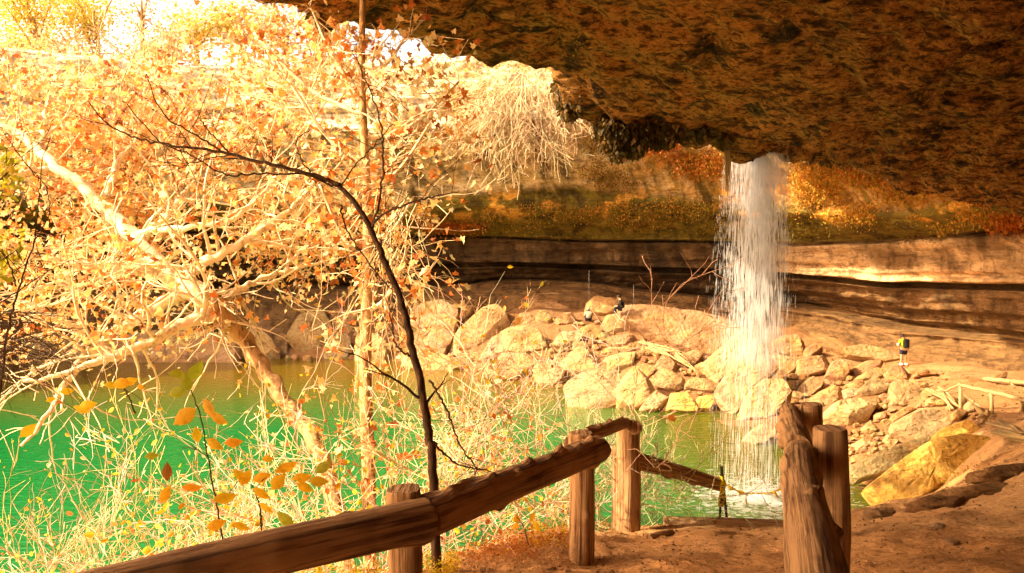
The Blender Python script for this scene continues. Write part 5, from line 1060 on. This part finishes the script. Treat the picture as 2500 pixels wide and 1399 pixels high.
# --- ground cover by the fence
def gcover(name, lb, blobs, h=0.16):
    C_, c_, s_ = [], [], []; rg = np.random.default_rng(31)
    for (u0, u1, v0, v1, n_, pal, sz) in blobs:
        for _ in range(n_):
            u, v = rg.uniform(u0, u1), rg.uniform(v0, v1); D = None
            p = GCACHE(u, v); kk = int(rg.integers(5, 11)); q_ = rg.normal(size=(kk, 3)) * [.035, .035, .02]; q_[:, 2] = rg.uniform(0, h, 1) * rg.uniform(.3, 1, kk)
            C_.append(np.array([p[0], p[1], p[2]]) + q_); s_.append(rg.uniform(.6, 1.4, kk) * sz); c_.append(leaf_cols(kk, pal, [1] * len(pal), rg))
    tag(link(name, leaves_mesh(name, np.concatenate(C_), np.concatenate(s_), np.concatenate(c_), SMALL, rg), M['leaf']), lb, "ground cover", None, "stuff")
_gc = {}
def GCACHE(u, v):
    k = (int(u // 12), int(v // 8))
    if k not in _gc: _gc[k] = hit_terrain(k[0] * 12 + 6, k[1] * 8 + 4, 3.5, 12)
    p = P(u, v, _gc[k]); return (p.x, p.y, tz(p.x, p.y))
gcover("ground_leaves", "yellow and rust red low plants covering the ground beside the log fence",
   [(780, 930, 1345, 1430, 500, YEL, .018), (1030, 1110, 1320, 1410, 420, YEL, .018), (1060, 1300, 1270, 1370, 900, RED + [(.5, .3, .05)], .018), (1290, 1400, 1290, 1340, 260, RED + YEL, .018), (1440, 1520, 1240, 1300, 260, RED + [(.5, .33, .1)], .018), (1550, 1640, 1215, 1265, 240, RED, .02), (1160, 1390, 1240, 1290, 420, YEL + [(.45, .4, .05)], .02), (1100, 1400, 1350, 1399, 120, [(.5, .3, .12), (.36, .2, .08)], .02)])
def scatter(name, lb, n_, sz, pal, shape, box, seed):
    rg = np.random.default_rng(seed); x = rg.uniform(box[0], box[1], n_); y = rg.uniform(box[2], box[3], n_); z = terrain(x, y) + .004
    d = np.stack([rg.normal(size=n_), rg.normal(size=n_), rg.normal(0, .15, n_)], 1)
    tag(link(name, leaves_mesh(name, np.stack([x, y, z], 1), rg.uniform(.5, 1.5, n_) * sz, leaf_cols(n_, pal, [1] * len(pal), rg), shape, rg, dirs=d * 3), M['leaf']), lb, "leaf litter", None, "stuff")
scatter("leaf_litter", "dry brown leaf crumbs and twigs strewn over the path and bank", 5200, .022, [(.16, .07, .03), (.3, .15, .06), (.55, .33, .15), (.1, .05, .02)], SMALL, (-1, 9, 4.5, 14), 61)
scatter("shore_litter", "dark leaf debris lying between the boulders", 5000, .10, [(.2, .09, .03), (.32, .15, .06), (.12, .06, .02)], SMALL, (5, 22, 26, 50), 62)
fl = on_t(1225, 1365)
# pebbles: small bits as ground cover
rg = np.random.default_rng(77); n_ = 1600; x = rg.uniform(-.5, 8, n_); y = rg.uniform(4.8, 12, n_); z = terrain(x, y); s_ = rg.gamma(1.5, .006, n_) + .004
cube = np.array([(-1, -1, -1), (1, -1, -1), (1, 1, -1), (-1, 1, -1), (-1, -1, 1), (1, -1, 1), (1, 1, 1), (-1, 1, 1)]) * .6; cube[4:] *= [.6, .7, .8]
Vp = np.stack([x, y, z], 1)[:, None] + (cube[None] + rg.normal(0, .18, (n_, 8, 3))) * s_[:, None, None]
fc = np.array([(3, 2, 1, 0), (4, 5, 6, 7), (0, 1, 5, 4), (1, 2, 6, 5), (2, 3, 7, 6), (3, 0, 4, 7)])[None] + (np.arange(n_) * 8)[:, None, None]
tag(link("pebbles", mesh_np("pebbles", Vp.reshape(-1, 3), fc.reshape(-1, 4), np.repeat(leaf_cols(n_, [(.4, .22, .1), (.3, .15, .06), (.5, .34, .2)], [1, 1, 1], rg), 8, 0), True), M['rock']), "small crumbs of stone scattered on the soil", "gravel", None, "stuff")

# ------------------------------------------------------------------ waterfall
wf = thing("waterfall", P(1845, 1280, 24.0), "tall white waterfall dropping from the roof rim into the pool", "waterfall")
rg = np.random.default_rng(19)
def streaks(name, n_, fx, wpx_, ln, ztop, zbot, mat_, ysp=.35):
    top_z = P(1850, 335, 24).z; f = rg.uniform(0, 1, n_) ** 2.0; f = f[(f < .62) | (rg.uniform(0, 1, n_) < .27)]; n_ = len(f); C_ = np.empty((n_, 3)); H_ = top_z + .0
    zc = H_ - f * (H_ - 0.0); u_c, u_s = fx(f, rg); pxu = u_c
    x = (pxu - 1250) / F * 25.2; y = 25.3 - .3 * f + rg.normal(0, 1, n_) * (.10 + ysp * f)
    L_ = rg.uniform(*ln, n_) * (.5 + .8 * f); w_ = rg.uniform(*wpx_, n_) * 24 / F
    zt = np.minimum(zc + L_ / 2, H_ + .4); zb = np.maximum(zc - L_ / 2, .0)
    dx = (x - (1850 - 1250) / F * 24) * .012 * L_ - .02 * L_ * (x < 7)
    V_ = np.empty((n_, 8, 3)); a = rg.uniform(0, np.pi, n_)
    # thin spindles: top point, three mid, bottom point
    for k in range(3):
        t_ = a + k * 2.094; V_[:, 1 + k] = np.stack([x + np.cos(t_) * w_ / 2, y + np.sin(t_) * w_ / 2, zt * .7 + zb * .3], 1); V_[:, 4 + k] = np.stack([x + dx * .6 + np.cos(t_) * w_ / 2, y + np.sin(t_) * w_ / 2, zt * .25 + zb * .75], 1)
    V_[:, 0] = np.stack([x, y, zt], 1); V_[:, 7] = np.stack([x + dx, y, zb], 1)
    tri = np.array([(0, 1, 2), (0, 2, 3), (0, 3, 1), (7, 5, 4), (7, 6, 5), (7, 4, 6)]); qd = np.array([(1, 4, 5, 2), (2, 5, 6, 3), (3, 6, 4, 1)]); o_ = (np.arange(n_) * 8)[:, None, None]
    link(name, mesh_np(name, V_.reshape(-1, 3), [(tri[None] + o_).reshape(-1, 3), (qd[None] + o_).reshape(-1, 4)]), mat_, wf)
def core(f, rg):
    n_ = len(f); c = 1856 - 8 * f; s_ = 20 + 20 * f; return c + rg.normal(0, 1, n_) * s_, s_
def body(f, rg):
    n_ = len(f); lo = 1786 - 50 * f; hi = 1924 - 14 * f; q_ = rg.beta(1.3, 1.3, n_); return lo + (hi - lo) * q_, 1
def sparse(f, rg):
    n_ = len(f); lo = 1782 - 64 * np.sqrt(f); hi = 1928 + 0 * f; return rg.uniform(lo, hi, n_), 1
streaks("water_core", 5600, core, (.5, 1.7), (.25, 1.1), 0, 0, M['fall'], .25)
streaks("water_body", 4800, body, (.4, 1.3), (.2, .9), 0, 0, M['fall'], .4)
streaks("spray", 5200, sparse, (.3, .9), (.08, .5), 0, 0, M['fall'], .7)
# splash and foam where the water lands
n_ = 2600; c0 = np.array([P(1845, 1200, 25.2).x, 25.2, 0]); q_ = rg.normal(size=(n_, 3)) * [1.0, .8, 0]; q_[:, 2] = np.abs(rg.normal(0, .45, n_)) * np.exp(-np.abs(q_[:, 0]) * .5)
tet = np.array([(0, 0, 1.2), (.9, 0, -.5), (-.5, .8, -.5), (-.5, -.8, -.5)]); s_ = rg.uniform(.006, .022, n_)
Vd = (c0 + q_)[:, None] + tet[None] * s_[:, None, None]; fd = np.array([(0, 1, 2), (0, 2, 3), (0, 3, 1), (1, 3, 2)])[None] + (np.arange(n_) * 4)[:, None, None]
link("splash", mesh_np("splash", Vd.reshape(-1, 3), fd.reshape(-1, 3)), M['fall'], wf)
n_ = 1500; r_ = np.abs(rg.normal(0, 1.5, n_)); a_ = rg.uniform(0, 2 * np.pi, n_); Cf = np.stack([c0[0] + r_ * np.cos(a_), c0[1] + r_ * np.sin(a_), np.full(n_, .006)], 1)
fl_ = np.stack([np.array([math.cos(k * 1.05) for k in range(6)]), np.array([math.sin(k * 1.05) for k in range(6)]), np.zeros(6)], 1)
Vf = Cf[:, None] + fl_[None] * (rg.uniform(.02, .10, n_)[:, None, None] * np.stack([rg.uniform(.8, 2.2, n_), rg.uniform(.4, 1, n_), np.ones(n_)], 1)[:, None]); Vf[..., 2] += rg.uniform(0, .012, (n_, 1))
link("foam", mesh_np("foam", Vf.reshape(-1, 3), np.arange(n_ * 6).reshape(n_, 6)), M['fall'], wf)
# thin drips elsewhere on the rim
for i, (u, v0, v1, D) in enumerate([(1438, 680, 735, 40), (1547, 715, 745, 40)]):
    mb = MB(); mb.tube([P(u, v0 - 20, D), P(u, v0, D), P(u, v1, D)], [.003, .005, .003], 5); tag(link("water_drip", mb, M['fall'], origin=P(u, v1, D)), ["short drip above the crouching person", "faint drip right of the seated person"][i], "drip", "thin water drips from the rim")

# ------------------------------------------------------------------ people
def skin_fig(name, verts, edges, radii, mat_, parent, lv=2):
    me_ = bpy.data.meshes.new(name); me_.from_pydata([tuple(v) for v in verts], edges, []); o = bpy.data.objects.new(name, me_); COL.objects.link(o); o.parent = parent
    o.modifiers.new("skin", 'SKIN'); sv_ = me_.skin_vertices[0].data
    for i, r in enumerate(radii): sv_[i].radius = (r, r) if not isinstance(r, tuple) else r
    sv_[0].use_root = True; s_ = o.modifiers.new("sub", 'SUBSURF'); s_.levels = lv; s_.render_levels = lv; me_.materials.append(mat_); o.modifiers["skin"].use_smooth_shade = True
    return o
def hand(V, E, R, wi, d, side):
    """palm + five fingers rooted at vertex wi; d direction, side = thumb side"""
    d = Vector(d).normalized(); s_ = Vector(side).normalized(); w0 = Vector(V[wi]); V.append(w0 + d * .07); R.append(.022); E.append((wi, len(V) - 1)); pi_ = len(V) - 1
    for k, (o_, L_) in enumerate([(-.03, .055), (-.01, .07), (.01, .075), (.03, .068)]):
        V.append(w0 + d * .09 + s_ * o_); R.append(.010); E.append((pi_, len(V) - 1)); V.append(w0 + d * (.09 + L_) + s_ * o_ * 1.1 + d.cross(s_) * .02); R.append(.008); E.append((len(V) - 2, len(V) - 1))
    V.append(w0 + d * .03 + s_ * .045); R.append(.011); E.append((wi, len(V) - 1)); V.append(w0 + d * .07 + s_ * .065); R.append(.009); E.append((len(V) - 2, len(V) - 1))
def uv_ball(mb, c, r, n=14, m=9, col=None, sq=(1, 1, 1)):
    V_ = [Vector(c) + Vector((0, 0, r * sq[2]))]; 
    for i in range(1, m):
        for j in range(n): a = math.pi * i / m; b = 2 * math.pi * j / n; V_.append(Vector(c) + Vector((math.sin(a) * math.cos(b) * r * sq[0], math.sin(a) * math.sin(b) * r * sq[1], math.cos(a) * r * sq[2])))
    V_.append(Vector(c) - Vector((0, 0, r * sq[2]))); Fs = [(0, 1 + j, 1 + (j + 1) % n) for j in range(n)] + [(1 + i * n + j, 1 + (i + 1) * n + j, 1 + (i + 1) * n + (j + 1) % n, 1 + i * n + (j + 1) % n) for i in range(m - 2) for j in range(n)] + [(len(V_) - 1, 1 + (m - 2) * n + (j + 1) % n, 1 + (m - 2) * n + j) for j in range(n)]
    mb.add(V_, Fs, col)
# standing man seen from behind-left, head bowed over a paper
g = P(2205, 888, 44.2); g.z = tz(g.x, g.y)
pm = thing("person", g, "standing person in lime green jacket, black backpack and dark shorts reading a paper", "person")
Vt = [(0, 0, .92), (0, 0, 1.15), (.01, 0, 1.36), (-.02, -.02, 1.47), (-.07, -.03, 1.56), (-.09, -.04, 1.63), (-.115, -.05, 1.55)]; Et = [(0, 1), (1, 2), (2, 3), (3, 4), (4, 5), (4, 6)]; Rt = [(.15, .11), (.14, .11), (.17, .11), .058, .085, .08, .045]
for s_ in (-1, 1):
    b = len(Vt); sh = Vector((s_ * .19, 0, 1.38)); Vt += [sh, (s_ * .25 - .02, -.02, 1.12), (-.20 if s_ < 0 else .27, -.1 if s_ < 0 else -.02, 1.10 if s_ < 0 else .88)]; Rt += [.062, .045, .032]; Et += [(2, b), (b, b + 1), (b + 1, b + 2)]
    hand(Vt, Et, Rt, b + 2, (-1, -.2, .1) if s_ < 0 else (0, -.1, -1), (0, -.2, 1) if s_ < 0 else (-.3, -1, 0))
    b = len(Vt); Vt += [(s_ * .10, 0, .80), (s_ * .11, -.01, .48), (s_ * .115, .02, .10), (s_ * .13, -.13, .035)]; Rt += [.095, .060, .040, .035]; Et += [(0, b), (b, b + 1), (b + 1, b + 2), (b + 2, b + 3)]
skin_fig("body", Vt, Et, Rt, M['skin'], pm)
Vj = [(0, 0, .90), (0, 0, 1.12), (.01, 0, 1.34), (-.01, -.01, 1.45)]; Ej = [(0, 1), (1, 2), (2, 3)]; Rj = [(.18, .14), (.17, .135), (.185, .135), .07]
for s_ in (-1, 1):
    b = len(Vj); Vj += [(s_ * .20, 0, 1.38), (s_ * .26 - .02, -.02, 1.12), (-.22 if s_ < 0 else .275, -.08 if s_ < 0 else -.02, 1.08 if s_ < 0 else .92)]; Rj += [.082, .062, .05]; Ej += [(2, b), (b, b + 1), (b + 1, b + 2)]
skin_fig("jacket", Vj, Ej, Rj, M['lime'], pm)
Vs = [(0, 0, .96), (-.10, 0, .78), (-.11, 0, .55), (.10, 0, .78), (.11, 0, .55)]; skin_fig("shorts", Vs, [(0, 1), (1, 2), (0, 3), (3, 4)], [(.175, .14), .125, .115, .125, .115], M['navy'], pm)
mb = MB(); uv_ball(mb, g + Vector((-.075, .0, 1.625)), .115, sq=(1, 1.05, .95)); link("hair", mb, M['hair'], pm)
# backpack: tapered rounded shell worn on the side turned to the viewer... faces the camera
def rbox(mb, c, sx, sy, sz, r=.3, n=6):
    V_ = []; Fs = []; nu, nv = 16, 10
    for i in range(nv + 1):
        for j in range(nu):
            a = math.pi * i / nv; b = 2 * math.pi * j / nu; x, y, z = math.sin(a) * math.cos(b), math.sin(a) * math.sin(b), math.cos(a); f = lambda t: math.copysign(abs(t) ** .45, t); V_.append(Vector(c) + Vector((f(x) * sx / 2, f(y) * sy / 2, f(z) * sz / 2)))
    for i in range(nv):
        for j in range(nu): Fs.append((i * nu + j, (i + 1) * nu + j, (i + 1) * nu + (j + 1) % nu, i * nu + (j + 1) % nu))
    mb.add(V_, Fs)
mb = MB(); rbox(mb, g + Vector((.06, -.17, 1.22)), .31, .2, .50); bp_ = link("backpack", mb, M['black'], pm)
mb = MB(); rbox(mb, g + Vector((.06, -.28, 1.12)), .22, .06, .22); link("pocket", mb, M['black'], bp_)
for s_ in (-1, 1):
    mb = MB(); mb.box(g + Vector((s_ * .13, -.05, .055)), .1, .27, .09); rb_ = MB(); rbox(rb_, g + Vector((s_ * .13, -.05, .06)), .11, .30, .11); sh_ = link("shoe", rb_, M['white'], pm)
    rb_ = MB(); rbox(rb_, g + Vector((s_ * .13, -.05, .012)), .12, .31, .03); link("sole", rb_, M['sole'], sh_)
mb = MB(); mb.box(g + Vector((-.36, -.14, 1.17)), .17, .003, .13); mb.box(g + Vector((-.36, -.143, 1.165)), .17, .002, .13); tag(link("paper_sheet", mb, M['paper'], origin=g + Vector((-.36, -.14, 1.1))), "white paper held by the person in the lime jacket", "paper")

# seated person in dark clothes, side view facing left
g = P(1514, 757, hit_terrain(1690, 860) + 0.9)
ps = thing("person", g, "person in dark clothes sitting hunched forward on the edge of the huge slab", "person")
Vt = [(.12, 0, .10), (.13, 0, .32), (.06, 0, .55), (-.03, 0, .68), (-.10, 0, .76), (-.12, 0, .82), (-.155, 0, .73)]; Et = [(0, 1), (1, 2), (2, 3), (3, 4), (4, 5), (4, 6)]; Rt = [(.14, .15), (.14, .14), (.15, .17), .06, .09, .085, .045]
for s_ in (-1, 1):
    b = len(Vt); Vt += [(.02, s_ * .19, .56), (-.02, s_ * .23, .32), (-.22, s_ * .13, .24)]; Rt += [.062, .048, .034]; Et += [(2, b), (b, b + 1), (b + 1, b + 2)]; hand(Vt, Et, Rt, b + 2, (-1, -.1 * s_, -.1), (0, 0, 1))
    b = len(Vt); Vt += [(.02, s_ * .10, .12), (-.30, s_ * .13, .14), (-.30, s_ * .13, -.28), (-.46, s_ * .14, -.34)]; Rt += [.10, .075, .05, .04]; Et += [(0, b), (b, b + 1), (b + 1, b + 2), (b + 2, b + 3)]
skin_fig("body", Vt, Et, Rt, M['skin'], ps)
Vj = [(.12, 0, .10), (.13, 0, .32), (.06, 0, .55), (-.01, 0, .64)]; Ej = [(0, 1), (1, 2), (2, 3)]; Rj = [(.18, .18), (.17, .17), (.18, .2), .08]
for s_ in (-1, 1):
    b = len(Vj); Vj += [(.02, s_ * .2, .56), (-.02, s_ * .24, .32), (-.19, s_ * .15, .25)]; Rj += [.08, .065, .05]; Ej += [(2, b), (b, b + 1), (b + 1, b + 2)]
skin_fig("jacket", Vj, Ej, Rj, M['black'], ps)
Vj = [(.12, 0, .10)]; Ej = []; Rj = [(.17, .17)]
for s_ in (-1, 1): b = len(Vj); Vj += [(.02, s_ * .10, .12), (-.30, s_ * .13, .14), (-.30, s_ * .13, -.24)]; Rj += [.12, .10, .075]; Ej += [(0, b), (b, b + 1), (b + 1, b + 2)]
skin_fig("trousers", Vj, Ej, Rj, M['black'], ps)
mb = MB(); uv_ball(mb, g + Vector((-.075, 0, .825)), .115, sq=(1, .95, .9)); link("hair", mb, M['hair'], ps)

# crouching person in grey seen from behind
D = hit_terrain(1437, 783); g = P(1437, 783, D - .3); g.z = tz(g.x, g.y)
pc = thing("person", g, "person in light grey top and cap crouching among rocks, back to viewer", "person")
Vt = [(0, 0, .28), (0, -.02, .45), (0, .04, .68), (0, .10, .80), (0, .15, .88), (0, .16, .93), (0, .22, .87)]; Et = [(0, 1), (1, 2), (2, 3), (3, 4), (4, 5), (4, 6)]; Rt = [(.16, .14), (.15, .13), (.17, .12), .055, .09, .085, .05]
for s_ in (-1, 1):
    b = len(Vt); Vt += [(s_ * .19, .04, .68), (s_ * .27, .10, .45), (s_ * .2, .3, .35)]; Rt += [.06, .045, .034]; Et += [(2, b), (b, b + 1), (b + 1, b + 2)]; hand(Vt, Et, Rt, b + 2, (-s_ * .2, 1, -.2), (-s_, 0, .2))
    b = len(Vt); Vt += [(s_ * .12, .05, .26), (s_ * .2, .38, .42), (s_ * .17, .14, .08), (s_ * .18, .28, .04)]; Rt += [.10, .075, .05, .04]; Et += [(0, b), (b, b + 1), (b + 1, b + 2), (b + 2, b + 3)]
skin_fig("body", Vt, Et, Rt, M['navy'], pc)
Vj = [(0, -.02, .26), (0, -.04, .45), (0, .03, .66), (0, .08, .76)]; Ej = [(0, 1), (1, 2), (2, 3)]; Rj = [(.18, .15), (.19, .16), (.19, .14), .07]
for s_ in (-1, 1): b = len(Vj); Vj += [(s_ * .2, .04, .68), (s_ * .28, .10, .44)]; Rj += [.08, .065]; Ej += [(2, b), (b, b + 1)]
skin_fig("shirt", Vj, Ej, Rj, M['grey'], pc)
mb = MB(); uv_ball(mb, g + Vector((0, .15, .94)), .12, sq=(1, 1.05, .85)); cap_ = link("cap", mb, M['grey'], pc)
mb = MB(); mb.box(g + Vector((0, .30, .92)), .16, .14, .02); link("brim", mb, M['grey'], cap_)
